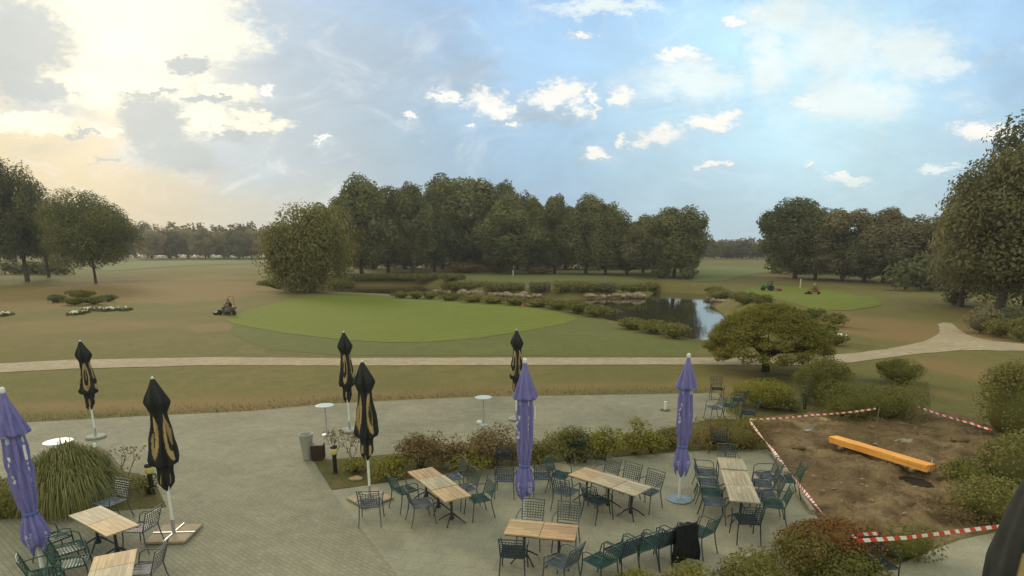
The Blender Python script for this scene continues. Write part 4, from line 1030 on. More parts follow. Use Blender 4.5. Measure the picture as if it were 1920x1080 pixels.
# row between the purple parasols
seat_at('C', .40, 1, .34, 'slate', 'left one of the three chairs behind the row between the purple parasols', -4)
seat_at('C', 1.05, 1, .34, 'slate', 'middle one of the three chairs behind the row between the purple parasols', 3)
seat_at('C', 1.70, 1, .30, 'slate', 'right one of the three chairs behind the row between the purple parasols', -3)
seat_at('C', .25, -1, .38, 'slate', 'grey chair pushed under the left end of the row between the purple parasols', 12)
seat_at('C', 1.15, -1, .30, 'blue', 'dark chair in front of the row between the purple parasols', -10)
end_at('C', 0, .55, 'green', 'green chair facing the left end of the row between the purple parasols', 18)
chair(948, 928, -6, 'slate', 'grey chair half hidden behind the purple canopy, left of its pole')
chair(1016, 924, 4, 'slate', 'grey chair half hidden behind the purple canopy, right of its pole')
# long row at the right
seat_at('R', .45, -1, .30, 'slate', 'farthest chair on the left of the long table row', 3)
seat_at('R', 1.15, -1, .32, 'slate', 'second farthest chair on the left of the long table row', -5)
seat_at('R', 1.85, -1, .30, 'green', 'green chair on the left of the long table row', 4)
seat_at('R', 2.45, -1, .30, 'slate', 'nearest chair on the left of the long table row', 2)
end_at('R', 0, .42, 'slate', 'chair at the far end of the long table row', 0)
end_at('R', 1, .36, 'blue', 'dark chair at the near end of the long table row', 8)
seat_at('R', .35, 1, .55, 'slate', 'farthest chair on the right of the long table row', 12)
seat_at('R', .95, 1, .38, 'slate', 'second chair from the far end on the right of the long table row', -6)
seat_at('R', 1.65, 1, .34, 'slate', 'third chair from the far end on the right of the long table row', 4)
seat_at('R', 2.25, 1, .40, 'green', 'green chair nearest on the right of the long table row', -4)
chair(1473, 930, 78, 'green', 'green chair standing alone between the long table row and the timber edging')
# two honey coloured tables
seat_at('F', .36, 1, .34, 'slate', 'left lattice back chair behind the two honey coloured tables', 0)
seat_at('F', 1.14, 1, .36, 'slate', 'right lattice back chair behind the two honey coloured tables', -2)
seat_at('F', .26, -1, .22, 'blue', 'dark chair in front of the left honey coloured table', 6)
chair(1052, 1096, 50, 'slate', 'grey chair turned sideways at the bottom edge below the right honey coloured table')
# left tables
seat_at('L', .30, -1, .42, 'green', 'green chair at the left of the tilted looking table pair', 8)
seat_at('L', 1.10, -1, .40, 'green', 'green chair between the tilted looking table pair and the bottom tables', -10)
seat_at('L', 1.0, 1, .25, 'slate', 'slate chair right of the tilted looking table pair beside the parasol slab', 10) if False else chair(270, 1026, 84, 'slate', 'slate chair right of the tilted looking table pair, in front of the parasol slab')
chair(214, 975, 160, 'slate', 'blue grey chair between the grass clump and the tilted looking table pair')
chair(145, 1096, -62, 'green', 'green chair left of the bottom tables')
chair(96, 1118, -50, 'green', 'green chair at the bottom edge right of the blue parasol pole')
chair(278, 1108, 95, 'slate', 'slate chair at the bottom edge right of the bottom tables')
# row of chairs tipped together at the bottom
chair(1124, 1092, 40, 'green', 'green chair leftmost of the chair row at the bottom edge', z=.018)
chair(1163, 1072, 36, 'blue', 'dark lattice chair second from the left in the bottom chair row')
chair(1198, 1062, 30, 'green', 'green lattice chair in the middle of the bottom chair row')
chair(1232, 1054, 34, 'blue', 'dark chair left beside the black cloth in the bottom chair row')
chair(1260, 1046, 24, 'blue', 'dark chair under the black cloth in the bottom chair row')
chair(1308, 1034, 38, 'green', 'green chair rightmost of the bottom chair row')
def cloth():
    x, y = flat(1260, 1046); rz = R(24); t = bmesh.new(); n, m_ = 16, 22
    f = Vector((-math.sin(rz), math.cos(rz), 0)); rt = Vector((math.cos(rz), math.sin(rz), 0)); g_ = []
    for j in range(m_+1):
        v_ = j/m_
        if v_ < .35: k = v_/.35; q = (-.44+.03*k, .16+.74*k)         # behind the back, up
        elif v_ < .42: q = (-.41+.10*(v_-.35)/.07, .925)
        else: k = (v_-.42)/.58; q = (-.31+.42*k**1.3, .90-.44*min(1, k*1.6)-.02*k)
        row = []
        for i in range(n+1):
            uu = i/n-.5; w = .34+.04*math.sin(j*.7); p = rt*uu*2*w*.95+f*(q[0]+.018*math.sin(i*1.9+j*.5))+Vector((0,0,q[1]+.02*math.sin(i*1.3+j*.9)-.10*abs(uu*2)**3))
            row.append(t.verts.new(p+Vector((x, y, .018))))
        g_.append(row)
    for j in range(m_):
        for i in range(n): t.faces.new((g_[j][i], g_[j][i+1], g_[j+1][i+1], g_[j+1][i]))
    me = bpy.data.meshes.new('black_cloth'); t.to_mesh(me); t.free()
    o = link('black_cloth', me, mat('black_fabric', (.010,.012,.014), .9, var=.3, bump=.4), smooth=True)
    so = o.modifiers.new('thick', 'SOLIDIFY'); so.thickness = .012; tag(o, 'black cloth thrown over the tallest chair of the bottom row', 'cloth')
cloth()
# chairs among the shrubs
chair(944, 884, 8, 'blue', 'dark blue chair in the bed behind the middle purple parasol')
chair(1077, 862, 20, 'green', 'green chair standing among the shrubs of the dividing bed')
chair(1348, 848, -30, 'blue', 'dark blue chair in front of the browning hedge')
chair(1368, 782, 60, 'green', 'green chair left of the yellow green shrub, the nearer of two', z=.03)
chair(1382, 770, 78, 'blue', 'dark chair left of the yellow green shrub, the farther of two', z=.03)
chair(1401, 797, 70, 'blue', 'small looking blue chair behind the tape post', z=.03)
chair(1343, 748, 170, 'blue', 'dark chair alone at the far right corner of the patio', z=.02)
chair(1338, 786, 100, 'slate', 'grey chair at the patio edge in front of the green chair pair', z=.02)
chair(1640, 1098, 186, 'blue', 'blue chair carrying the knotted tape at the bottom edge', z=.02)

# ------------------------------------------------------------------ parasols
M_canopy = attrmat('printed_parasol_cloth', rough=.7, spec=.3)
BLK, GOLD, PUR, WHT = (.020,.022,.021), (.40,.285,.13), (.175,.165,.41), (.72,.74,.72)
def canopy_mesh(name, prof, paint, folds=8, amp=.22, seed=0, seg=112, rows=130, skew=0):
    """closed canopy: folded cloth round the pole. prof: (z, r); paint(u, z, fold) gives the printed colour"""
    r_ = random.Random(seed); ph = r_.uniform(0, 6.28); zs = [p[0] for p in prof]; rs = [p[1] for p in prof]
    V, Cc = [], []; z0, z1 = zs[-1], zs[0]
    for j in range(rows+1):
        z = z1+(z0-z1)*j/rows; k = np.interp(-z, [-q for q in zs], rs)
        am = amp*min(1, (z1-z)*2.2); tw = ph+.22*math.sin(z*1.6+seed)+.05*math.sin(z*5+seed)
        for i in range(seg):
            a = 2*math.pi*i/seg; f = math.cos(folds*(a+tw)); f2 = math.cos((folds*2+1)*(a-tw*.7)+z*3)
            rr = k*(1+am*(abs(f)**.7*math.copysign(1, f))*.9+am*.30*f2+.02*math.sin(z*15+a*3+seed)*min(1, am*4))
            ox = skew*math.sin((z1-z)*1.6)*.03
            hem = 0
            if j == rows: hem = 0
            V.append((math.cos(a)*rr+ox, math.sin(a)*rr, z+(.0 if j < rows-8 else (j-rows+8)/8*.09*math.sin(a*folds*.5+seed))))
            Cc.append(paint(a/(2*math.pi), z, f))
    Fq = [(j*seg+i, j*seg+(i+1) % seg, (j+1)*seg+(i+1) % seg, (j+1)*seg+i) for j in range(rows) for i in range(seg)]
    me = arr_mesh(name, np.array(V), np.array(Fq))
    at_ = me.color_attributes.new('Col', 'FLOAT_COLOR', 'POINT'); at_.data.foreach_set('color', np.array([(*c, 1) for c in Cc], np.float32).ravel())
    return me
def black_paint(turn):
    def f(u, z, fold):
        w = (u*4+turn) % 1-.5
        if 1.65 < z < 2.78:                                # gold ring of a big emblem folded into the cloth
            zz = (z-2.20)/.50; e = math.hypot(w/.33, zz/.95)
            if .62 < e < 1.02: return GOLD
            if abs(w) < .035 and -.2 < zz < .9: return GOLD
        if 1.18 < z < 1.42 and abs(w) < .12: return GOLD
        return BLK
    return f
BLK_PROF = [(3.42,.02),(3.38,.05),(3.25,.10),(3.05,.175),(2.93,.20),(2.88,.185),(2.70,.125),(2.5,.14),(2.2,.185),(1.95,.21),(1.72,.235),(1.62,.22),(1.56,.13),(1.45,.12),(1.3,.13),(1.18,.12),(1.10,.06)]
def pur_paint(turn):
    def f(u, z, fold):
        w = (u*4+turn) % 1-.5
        if 2.70 < z < 2.84 and abs(w-.1) < .10: return (.42,.50,.62)
        if 1.98 < z < 2.50:
            k = (z-1.98)/.52; c = .06*math.sin(k*9); 
            if abs(w-c) < .030*(1+.6*math.sin(k*23)) and math.sin(k*31) > -.55: return WHT
        if .80 < z < 1.05 and abs(w-.15) < .16 and math.sin(z*90)*math.sin(w*60) > .05: return (.45,.47,.62)
        if 1.33 < z < 1.42: return (.11,.13,.36)
        return PUR
    return f
PUR_PROF = [(3.56, 0.04), (3.45, 0.058), (3.2, 0.126), (3.0, 0.181), (2.86, 0.221), (2.82, 0.212), (2.8, 0.135), (2.6, 0.149), (2.3, 0.157), (2.0, 0.157), (1.7, 0.14), (1.5, 0.113), (1.4, 0.09), (1.33, 0.099), (1.15, 0.149), (0.95, 0.181), (0.8, 0.153), (0.7, 0.118)]
def parasol(name_kind, px, py, label, rz=0, base='slab', sc=1.0, seed=1, xy=None, basez=.02):
    x, y = xy if xy is not None else flat(px, py, basez)
    blk = name_kind != 'purple'
    t = thing('closed_parasol', (x, y, basez), rz, label, 'parasol', 'closed black and gold parasols' if name_kind == 'black' else None if blk else 'closed purple parasols')
    H = 3.40 if blk else 3.58
    b = MB(); b.tube([(0,0,.03),(0,0,(1.3 if blk else 1.0))], [.030,.030], 12); b.tube([(0,0,1.25 if blk else .95),(0,0,H-.05)], .024, 8); b.build('pole', M_white, t)
    if name_kind == 'corner': me = canopy_mesh('canopy', [(3.42,.02),(3.35,.06),(3.1,.13),(2.8,.20),(2.4,.26),(2.0,.30),(1.6,.30),(1.3,.22),(1.1,.1)], lambda u, z, f: GOLD if (z < 2.86 and .575+.10*max(0, z-2.2) < u < .70) else BLK, 6, .08, seed)
    elif blk: me = canopy_mesh('canopy', BLK_PROF, black_paint(seed*.37), 6, .24, seed, skew=1)
    else: me = canopy_mesh('canopy', PUR_PROF, pur_paint(seed*.31), 8, .20, seed)
    c = link('canopy', me, M_canopy, t, smooth=True)
    f = MB(); f.lathe([(.035,H-.03),(.045,H),(.045,H+.05),(.03,H+.075),(.005,H+.085)] if not blk else [(.02,H-.02),(.028,H),(.028,H+.04),(.008,H+.055)], 14); f.build('finial', M_white, t)
    if not blk:
        k = MB(); k.lathe([(.10,1.36),(.118,1.37),(.118,1.40),(.10,1.41)], 20); k.build('tie_strap', mat('strap', (.10,.16,.40), .6) if 'strap' not in bpy.data.materials else bpy.data.materials['strap'], t)
        q = MB(); q.box((.20,-.05,2.52),(.035,.02,.26)); q.build('cord', M_white, t)
    if base == 'slab':
        for i in range(2):
            for j in range(2):
                s = MB(); s.box(((i-.5)*.43,(j-.5)*.43,.03),(.40,.40,.05),bev=.006); s.build('base_slab', bpy.data.materials.get('base_slab') or mat('base_slab', (.36,.29,.20), .9, var=.12, vscale=5, bump=.2), t)
        s = MB(); s.box((0,0,.045),(.86,.028,.055)); s.build('base_bar', M_steel, t); s = MB(); s.box((0,0,.048),(.028,.86,.055)); s.build('base_bar', M_steel, t)
        s = MB(); s.tube([(0,0,.05),(0,0,.36)], .036, 12); s.build('base_tube', M_steel, t)
    elif base == 'plate':
        s = MB(); s.lathe([(.30,0),(.30,.014),(.29,.02),(.05,.022)], 36); s.build('base_plate', bpy.data.materials.get('base_plate') or mat('base_plate', (.22,.29,.33), .5, .3, var=.12), t)
        s = MB(); s.tube([(0,0,.02),(0,0,.38)], .036, 12); s.build('base_tube', M_white, t)
    elif base == 'stone':
        s = MB(); s.lathe([(.31,0),(.31,.05),(.28,.07),(.05,.075)], 30); s.build('base_plate', bpy.data.materials.get('grey_base') or mat('grey_base', (.30,.30,.27), .8, var=.12), t)
        s = MB(); s.tube([(0,0,.07),(0,0,.34)], .034, 12); s.build('base_tube', M_steel, t)
    t.scale = (sc, sc, sc)
    return t
parasol('black', 180, 820, 'closed black and gold parasol farthest left behind the grass clump', .3, 'stone', .985, 1)
parasol('black', 327, 1003, 'closed black and gold parasol leaning over the left slab base', 0.05, 'slab', 1.06, 2)
parasol('black', 656, 808, 'closed black and gold parasol behind the larger one in the centre left', .9, 'stone', 1.045, 3)
parasol('black', 694, 936, 'closed black and gold parasol on the slab base beside the diagonal tables', R(45), 'slab', 1.06, 4)
parasol('black', 968, 786, 'closed black and gold parasol half hidden behind the middle purple one', .4, 'stone', 1.01, 6)
parasol('purple', 983, 985, 'closed purple parasol in the middle behind the honey coloured tables', .2, 'plate', 1.086, 1)
parasol('purple', 1273, 936, 'closed purple parasol on a round blue grey base plate at the right', .7, 'plate', 1.047, 2)
pl_ = parasol('purple', 86, 1093, 'closed blue violet parasol at the left edge beside the grass clump', 0, 'plate', 1.06, 5); pl_.rotation_euler = (0, R(-1.5), 0)
parasol('corner', 0, 0, 'dark closed parasol close to the camera cut by the lower right corner', 0, 'slab', 1.2, 7, xy=(6.50, 6.6), basez=.02).scale = (1.5, 1.5, 1.2)

# ------------------------------------------------------------------ bar tables and small things on the patio
def bar_table(px, py, label, h=1.08, r=.31, zt_=None, foot=True):
    x, y = flat(px, py, .01); t = thing('bar_table', (x, y, .01), 0, label, 'table', 'round white standing tables')
    s = MB(); s.lathe([(r-.02,h-.025),(r,h-.02),(r,h-.005),(r-.01,h)], 36); s.build('tabletop', bpy.data.materials.get('top_white') or mat('top_white', (.50,.56,.58), .4, var=.05), t)
    s = MB(); s.tube([(0,0,.03),(0,0,h-.02)], .022, 10); s.build('column', M_steel, t)
    s = MB(); s.lathe([(.17,0),(.17,.015),(.05,.035),(.02,.05)], 24); s.build('foot_plate', M_steel, t)
    return t
bar_table(613, 815, 'white standing table left of the far black parasol near the wicker bin')
bar_table(907, 797, 'white standing table behind the large reddish shrub in the centre')
bar_table(121, 895, 'white round table top showing above the grass clump at the left', 1.08, .36)
w_ = MB(); w_.lathe([(.10,0),(.115,.03),(.09,.10),(.03,.12)], 16); o = w_.build('weight', M_white); x, y = flat(905, 793, .015); o.location = (x-.12, y-.05, .012); tag(o, 'small white weight at the foot of the standing table behind the reddish shrub', 'weight')
w_ = MB(); w_.lathe([(.05,0),(.055,.02),(.04,.12),(.02,.13)], 12); o = w_.build('weight', M_white); x, y = flat(178, 838, .012); o.location = (x, y, .012); tag(o, 'tiny white weight in front of the far left parasol base', 'weight')
def low_post():
    x, y = flat(1247, 769, .012); t = thing('marker_post', (x, y, .012), 0, 'short white post on a dark foot standing on the upper patio', 'post')
    s = MB(); s.lathe([(.05,.02),(.055,.05),(.05,.30),(.06,.31),(.06,.36),(.02,.38)], 14); s.build('post', M_white, t)
    s = MB(); s.lathe([(.20,0),(.20,.015),(.06,.03)], 20); s.build('foot', bpy.data.materials.get('mud_foot') or mat('mud_foot', (.10,.08,.06), .9), t)
low_post()
def bollard(px, py, label):
    x, y = flat(px, py, .02); t = thing('bollard_lamp', (x, y, .02), 0, label, 'lamp', 'low bollard lamps')
    s = MB(); s.lathe([(.075,0),(.07,.03),(.06,.05),(.06,.56),(.075,.58)], 16); s.build('post', M_black, t)
    s = MB(); s.lathe([(.075,.58),(.10,.62),(.105,.70),(.085,.76)], 18); s.build('lens', bpy.data.materials.get('amber_glass') or mat('amber_glass', (.55,.46,.14), .25, var=.1), t)
    s = MB(); s.lathe([(.088,.76),(.105,.775),(.095,.83),(.03,.86)], 18); s.build('cap', M_black, t)
bollard(629, 887, 'black bollard lamp with amber lens in the bed right of the wicker bin')
bollard(286, 926, 'black bollard lamp with amber lens left of the parasol on the left slab base')
def planter():
    x, y = flat(577, 861, .01); t = thing('tall_planter', (x, y, .01), 0, 'tall pale grey tapered pot beside the wicker bin', 'planter')
    s = MB(); s.lathe([(.13,0),(.135,.02),(.205,.78),(.215,.80),(.215,.83),(.19,.83),(.18,.74),(.05,.73)], 28); s.build('pot', mat('grey_pot', (.33,.33,.28), .6, var=.08), t, True)
    s = MB(); s.lathe([(.182,.735),(.175,.745),(.01,.75)], 20); s.build('earth', M_bark, t)
planter()
def wicker():
    x, y = flat(598, 861, .01); t = thing('wicker_bin', (x, y, .01), R(8), 'dark brown wicker bin beside the tall grey pot', 'bin')
    s = MB(); s.box((0,0,.25),(.34,.34,.46),bev=.02)
    for i in range(10):
        z = .05+i*.045; s.tube([(-.178,-.178,z),(.178,-.178,z),(.178,.178,z),(-.178,.178,z),(-.178,-.178,z)], .011, 5)
    s.build('body', mat('dark_wicker', (.060,.035,.026), .8, var=.4, vscale=30, bump=.6, bscale=50), t)
    s = MB(); s.box((0,0,.495),(.36,.36,.03),bev=.008); s.build('lid', mat('grey_lid', (.19,.17,.15), .7, var=.1), t)
wicker()
x, y = flat(668, 898, .03)
bm = bmesh.new(); bmesh.ops.create_icosphere(bm, subdivisions=3, radius=1); bmesh.ops.scale(bm, vec=(.20,.15,.06), verts=bm.verts)
for v_ in bm.verts: v_.co *= 1+.08*math.sin(v_.co.x*21+v_.co.y*17)
me = bpy.data.meshes.new('stone'); bm.to_mesh(me); bm.free(); o = link('stone', me, mat('sand_stone', (.36,.25,.16), .9, var=.15, bump=.3), smooth=True); o.location = (x, y, .045)
tag(o, 'flat reddish stone lying in the bed left of the white parasol pole', 'stone')

# ------------------------------------------------------------------ building site: timber, hole, tape
def site():
    A = flat(1560, 828, .29); B = flat(1744, 884, .29); ax = B-A; L_ = float(np.linalg.norm(ax)); ang = math.atan2(ax[1], ax[0]); c = (A+B)/2
    t = thing('timber_beam', (c[0], c[1], .29), ang, 'fresh orange timber beam of stacked planks lying across the dug soil', 'timber')
    for i, (dy, dz) in enumerate([(-.09,.045),(.09,.045),(-.09,.145),(.09,.145)]):
        s = MB(); s.box((random.uniform(-.02,.02), dy, dz), (L_, .174, .096), bev=.006); s.build('plank', M_beam, t)
    s = MB(); pts = [(L_/2+.03+.02*math.sin(k), -.20+.05*k, .02+.36*math.sin(math.pi*min(1, k/8))) for k in range(9)]; s.tube(pts, .008, 6); s.build('strap', M_steel, t)
    for k, off in enumerate((-.35, .38)):
        p = c+ax*off; o = MB().box((0,0,0),(.12,.6,.08),bev=.005).build('support_block', M_bark_pale); o.location = (p[0], p[1], .25); o.rotation_euler.z = ang
        tag(o, 'short timber support under the %s end of the orange beam' % ('left', 'right')[k], 'timber')
    x, y = flat(1520, 812, .15); t = thing('spade', (x, y, .27), R(25), 'blue grey handled digging tool lying on the soil left of the orange beam', 'tool')
    s = MB(); s.tube([(-.05,0,.03),(.32,.05,.12)], .014, 8); s.build('handle', mat('blue_grip', (.16,.24,.36), .5), t)
    s = MB(); s.box((-.20,-.03,.02),(.26,.17,.012),bev=.004); s.tube([(-.30,-.10,.02),(-.18,-.13,.07),(-.05,0,.03)], .010, 6); s.build('blade', M_steel, t)
    for i in range(90):
        px = random.uniform(1440, 1860); py = random.uniform(800, 975)
        x, y = flat(px, py, .12)
        if sdist(x, y, np.array([flat(a, b, .1) for a, b in [(1430,795),(1700,780),(1840,810),(1870,960),(1650,980),(1560,960)]])) > 0: continue
        bm = bmesh.new(); bmesh.ops.create_icosphere(bm, subdivisions=1, radius=1)
        for v_ in bm.verts: v_.co *= random.uniform(.7, 1.15)
        k = random.uniform(.02, .06); bmesh.ops.scale(bm, vec=(k*1.3, k, k*.6), verts=bm.verts); me = bpy.data.meshes.new('pebble'); bm.to_mesh(me); bm.free()
        o = link('pebble', me, M_rock); o.location = (x, y, .245); tag(o, 'small pale stone lying on the dug soil', 'stone', 'small stones scattered on the dug soil')
site()
def clod(px, py, s, m, label):
    x, y = flat(px, py, .12); bm = bmesh.new(); bmesh.ops.create_icosphere(bm, subdivisions=3, radius=1)
    for v_ in bm.verts: v_.co *= 1+.25*math.sin(v_.co.x*5+px)*math.sin(v_.co.y*6)*math.sin(v_.co.z*4+1)
    bmesh.ops.scale(bm, vec=(s, s*.7, s*.28), verts=bm.verts); me = bpy.data.meshes.new('earth_heap'); bm.to_mesh(me); bm.free(); o = link('earth_heap', me, m, smooth=True); o.location = (x, y, .22); tag(o, label, 'earth heap')
M_clay = mat('clay', (.34,.25,.12), .95, var=.25, vscale=4, bump=.6, bscale=10); M_sand = mat('grey_sand', (.28,.25,.16), .95, var=.2, vscale=4, bump=.6, bscale=12)
hp = flat(1718, 906, .02); sheet('pit_shade', None, mat('painted_pit_shade', (.030,.022,.015), .95, var=.3, bump=.6), z=.022, world=[(hp[0]+.40*math.cos(a*.5236)*(1+.12*math.sin(a*2.2)), hp[1]+.55*math.sin(a*.5236)) for a in range(12)])  # near-black sheet paints the shade inside the dug hole
clod(1540, 792, .30, M_clay, 'yellowish heap of clay before the left end of the long hedge')
clod(1497, 845, .22, M_soil, 'dark lump of turned earth left of the blue handled tool')
clod(1700, 950, .30, M_soil, 'low mound of earth before the long striped tape')
clod(1800, 830, .30, M_soil, 'low mound of earth behind the orange beam\'s right end')
clod(1697, 834, .34, M_sand, 'greyish heap of sand behind the orange beam')
for k, (p, q) in enumerate([((1447,850),(1474,889)),((1489,912),(1524,962))]):
    A = flat(*p, .05); B = flat(*q, .05); c = (A+B)/2; d = B-A
    o = MB().box((0,0,0),(float(np.linalg.norm(d)),.12,.12),bev=.01).build('timber_edging', mat('pale_edging', (.30,.27,.19), .9, var=.15) if k == 0 else bpy.data.materials['pale_edging'])
    o.location = (c[0], c[1], .07); o.rotation_euler.z = math.atan2(d[1], d[0]); tag(o, 'pale timber edging along the terrace, %s piece under the striped tape' % ('farther', 'nearer')[k], 'edging')
M_red, M_wt = mat('tape_red', (.62,.06,.035), .5, var=.05), mat('tape_white', (.78,.76,.72), .5, var=.05)
def tape(pts, w, label, period=.34, sag=.06, twist=0, kn=None):
    """striped barrier tape: a thin ribbon hanging between points, slanting red and white bands"""
    bm = bmesh.new(); P = [Vector(p) for p in pts]; rows = []; L_ = 0; step = .045
    for i in range(len(P)-1):
        a, b = P[i], P[i+1]; ln = (b-a).length; n = max(2, int(ln/step)); dr = (b-a).normalized()
        sd = Vector((-dr.y, dr.x, 0)).normalized()
        for k in range(n+(i == len(P)-2)):
            s = k/n; p = a.lerp(b, s); p.z -= sag*4*s*(1-s)*min(1, ln/2)
            th = twist*(L_+ln*s)+.15*math.sin((L_+ln*s)*3)
            u_ = Vector((0,0,1))*math.cos(th)+sd*math.sin(th); rows.append((p, u_, L_+ln*s, dr))
        L_ += ln
    vs = [(bm.verts.new(p-u_*w/2+dr*w*.35), bm.verts.new(p+u_*w/2-dr*w*.35), s) for p, u_, s, dr in rows]
    for i in range(len(vs)-1):
        f = bm.faces.new((vs[i][0], vs[i][1], vs[i+1][1], vs[i+1][0])); f.material_index = 0 if (vs[i][2] % period) < period/2 else 1
    me = bpy.data.meshes.new('barrier_tape'); bm.to_mesh(me); bm.free(); me.materials.append(M_red); me.materials.append(M_wt)
    o = link('barrier_tape', me, None); so = o.modifiers.new('thick', 'SOLIDIFY'); so.thickness = .004; tag(o, label, 'tape', 'red and white barrier tapes'); return o
def f3(px, py, z): q = flat(px, py, z); return (q[0], q[1], z)
tape([f3(1405,788,.75), f3(1450,845,.70), f3(1545,966,.62), f3(1607,1010,.88)], .07, 'striped tape running diagonally from the short post to the blue chair', .16, .03, 1.2)
tape([f3(1607,1003,.92), f3(1648,1000,.92)], .07, 'short striped tape end wrapped round the top of the blue chair', .2, 0)
tape([f3(1607,1014,.88), f3(1700,1008,.86), f3(1872,987,.84), f3(2050,960,.84)], .08, 'long striped tape from the blue chair towards the right edge', .26, .0)
tape([f3(1405,786,.75), f3(1520,778,.72), f3(1642,766,.80)], .06, 'striped tape in front of the long hedge behind the soil', .26, .04)
tape([f3(1714,760,.75), f3(1822,794,.70), f3(1860,806,.7)], .06, 'striped tape from the long hedge to the tall bush at the right', .26, .03)
def stake(px, py, h, label):
    x, y = flat(px, py, .03); s = MB(); s.tube([(0,0,-.1),(.01,0,h)], [.02,.018], 8)
    o = s.build('stake', M_bark_pale); o.location = (x, y, .03); tag(o, label, 'post', 'thin stakes holding the tape'); return x, y
x, y = stake(1405, 829, .80, 'thin stake holding the tape corner at the end of the hedge')
o = MB().lathe([(.02,0),(.055,.02),(.06,.07),(.02,.10)], 10).build('tape_knot', mat('knot_cream', (.62,.50,.38), .6, var=.2)); o.location = (x, y, .76); tag(o, 'cream coloured knot of tape on top of the corner stake', 'knot')
stake(1714, 800, .80, 'thin stake holding the tape behind the right end of the long hedge')
stake(1642, 806, .84, 'thin stake holding the tape in front of the long hedge')
stake(1583, 740, 1.25, 'pale thin cane rising beside the big clipped ball shrub')
stake(2050, 1010, .90, 'thin stake outside the right edge holding the long tape') if False else None

# ------------------------------------------------------------------ course furniture, machines and people
def flagpost(px, py, h, m, label):
    b = GT(px, py); t = thing('marker_post', b, 0, label, 'post'); s = MB(); s.tube([(0,0,0),(0,0,h)], .09, 8); s.build('post', m, t); s = MB(); s.lathe([(.10,h),(.14,h+.08),(.10,h+.28),(.02,h+.32)], 10); s.build('cap', m, t)
flagpost(962, 517, 1.1, M_white, 'small white post on the far green before the grove')
flagpost(1500, 540, 1.3, mat('cream_post', (.60,.60,.44), .6), 'pale yellowish post between the tractor and the red mower')
M_or = mat('orange_marker', (.60,.10,.03), .5)
b = GT(980, 573.5); o = MB().lathe([(.28,0),(.20,.10),(.08,.55),(.02,.60)], 12).build('cone_marker', M_or); o.location = b; tag(o, 'small red marker at the far edge of the near green', 'marker')
b = GT(1575, 630); bm = bmesh.new(); bmesh.ops.create_icosphere(bm, subdivisions=3, radius=1); bmesh.ops.scale(bm, vec=(.55,.3,.16), verts=bm.verts); me = bpy.data.meshes.new('white_stone'); bm.to_mesh(me); bm.free()
o = link('white_stone', me, M_white); o.location = (b[0], b[1], b[2]+.05); tag(o, 'flat white stone by the bank bushes right of the dome tree', 'stone')

def person(loc, rz, joints, radii, edges, mbody, label, capm=None, head=None, shirt=None):
    me = bpy.data.meshes.new('body'); me.from_pydata(joints, edges, []); t = thing('person', loc, rz, label, 'person')
    o = bpy.data.objects.new('body', me); C.objects.link(o); o.parent = t; me.materials.append(mbody)
    sk = o.modifiers.new('skin', 'SKIN'); sk.use_smooth_shade = True
    for i, r_ in enumerate(radii): me.skin_vertices[0].data[i].radius = (r_, r_) if not isinstance(r_, tuple) else r_
    me.skin_vertices[0].data[0].use_root = True
    o.modifiers.new('sub', 'SUBSURF').levels = 1; o.modifiers['sub'].render_levels = 2
    h = MB(); bmesh.ops.create_uvsphere(h.bm, u_segments=14, v_segments=10, radius=.115)
    for v_ in h.bm.verts: v_.co.z = v_.co.z*1.1 if v_.co.z > 0 else v_.co.z*.5; 
    bmesh.ops.translate(h.bm, vec=head, verts=h.bm.verts); h.build('cap', capm, t, True)
    return t
def seated_person(loc, rz, mbody, capm, label):
    J = [(0,0,.0),(0,-.02,.22),(0,-.03,.46),(0,0,.56),(0,.03,.70),(0,.04,.80),            # pelvis..head
         (.18,-.03,.46),(.25,.08,.24),(.20,.32,.22),(.18,.39,.22),(-.18,-.03,.46),(-.25,.08,.24),(-.20,.32,.22),(-.18,.39,.22),
         (.10,.02,-.02),(.14,.42,.05),(.14,.46,-.36),(.14,.60,-.40),(-.10,.02,-.02),(-.14,.42,.05),(-.14,.46,-.36),(-.14,.60,-.40)]
    E_ = [(0,1),(1,2),(2,3),(3,4),(4,5),(2,6),(6,7),(7,8),(8,9),(2,10),(10,11),(11,12),(12,13),(0,14),(14,15),(15,16),(16,17),(0,18),(18,19),(19,20),(20,21)]
    rd = [(.17,.14),(.16,.13),(.17,.12),.06,.10,.09,.07,.055,.04,.04,.07,.055,.04,.04,.095,.075,.055,.045,.095,.075,.055,.045]
    return person(loc, rz, J, rd, E_, mbody, label, capm, (0,.03,.78))
M_tyre = mat('tyre_rubber', (.020,.020,.020), .9, var=.2)
def wheel(parent, x, y, r, w, rimm):
    o = bpy.data.objects.new('wheel', None); C.objects.link(o); o.parent = parent; o.location = (x, y, r); o.rotation_euler = (0, R(90), 0)
    s = MB(); s.lathe([(r*.62,-w/2),(r*.92,-w/2),(r,-w/3),(r,w/3),(r*.92,w/2),(r*.62,w/2)], 24); s.build('tyre', M_tyre, o)
    s = MB(); s.lathe([(r*.60,-w*.42),(r*.62,-w*.3),(r*.62,w*.3),(r*.60,w*.42),(r*.15,w*.46)], 20); s.build('rim', rimm, o)
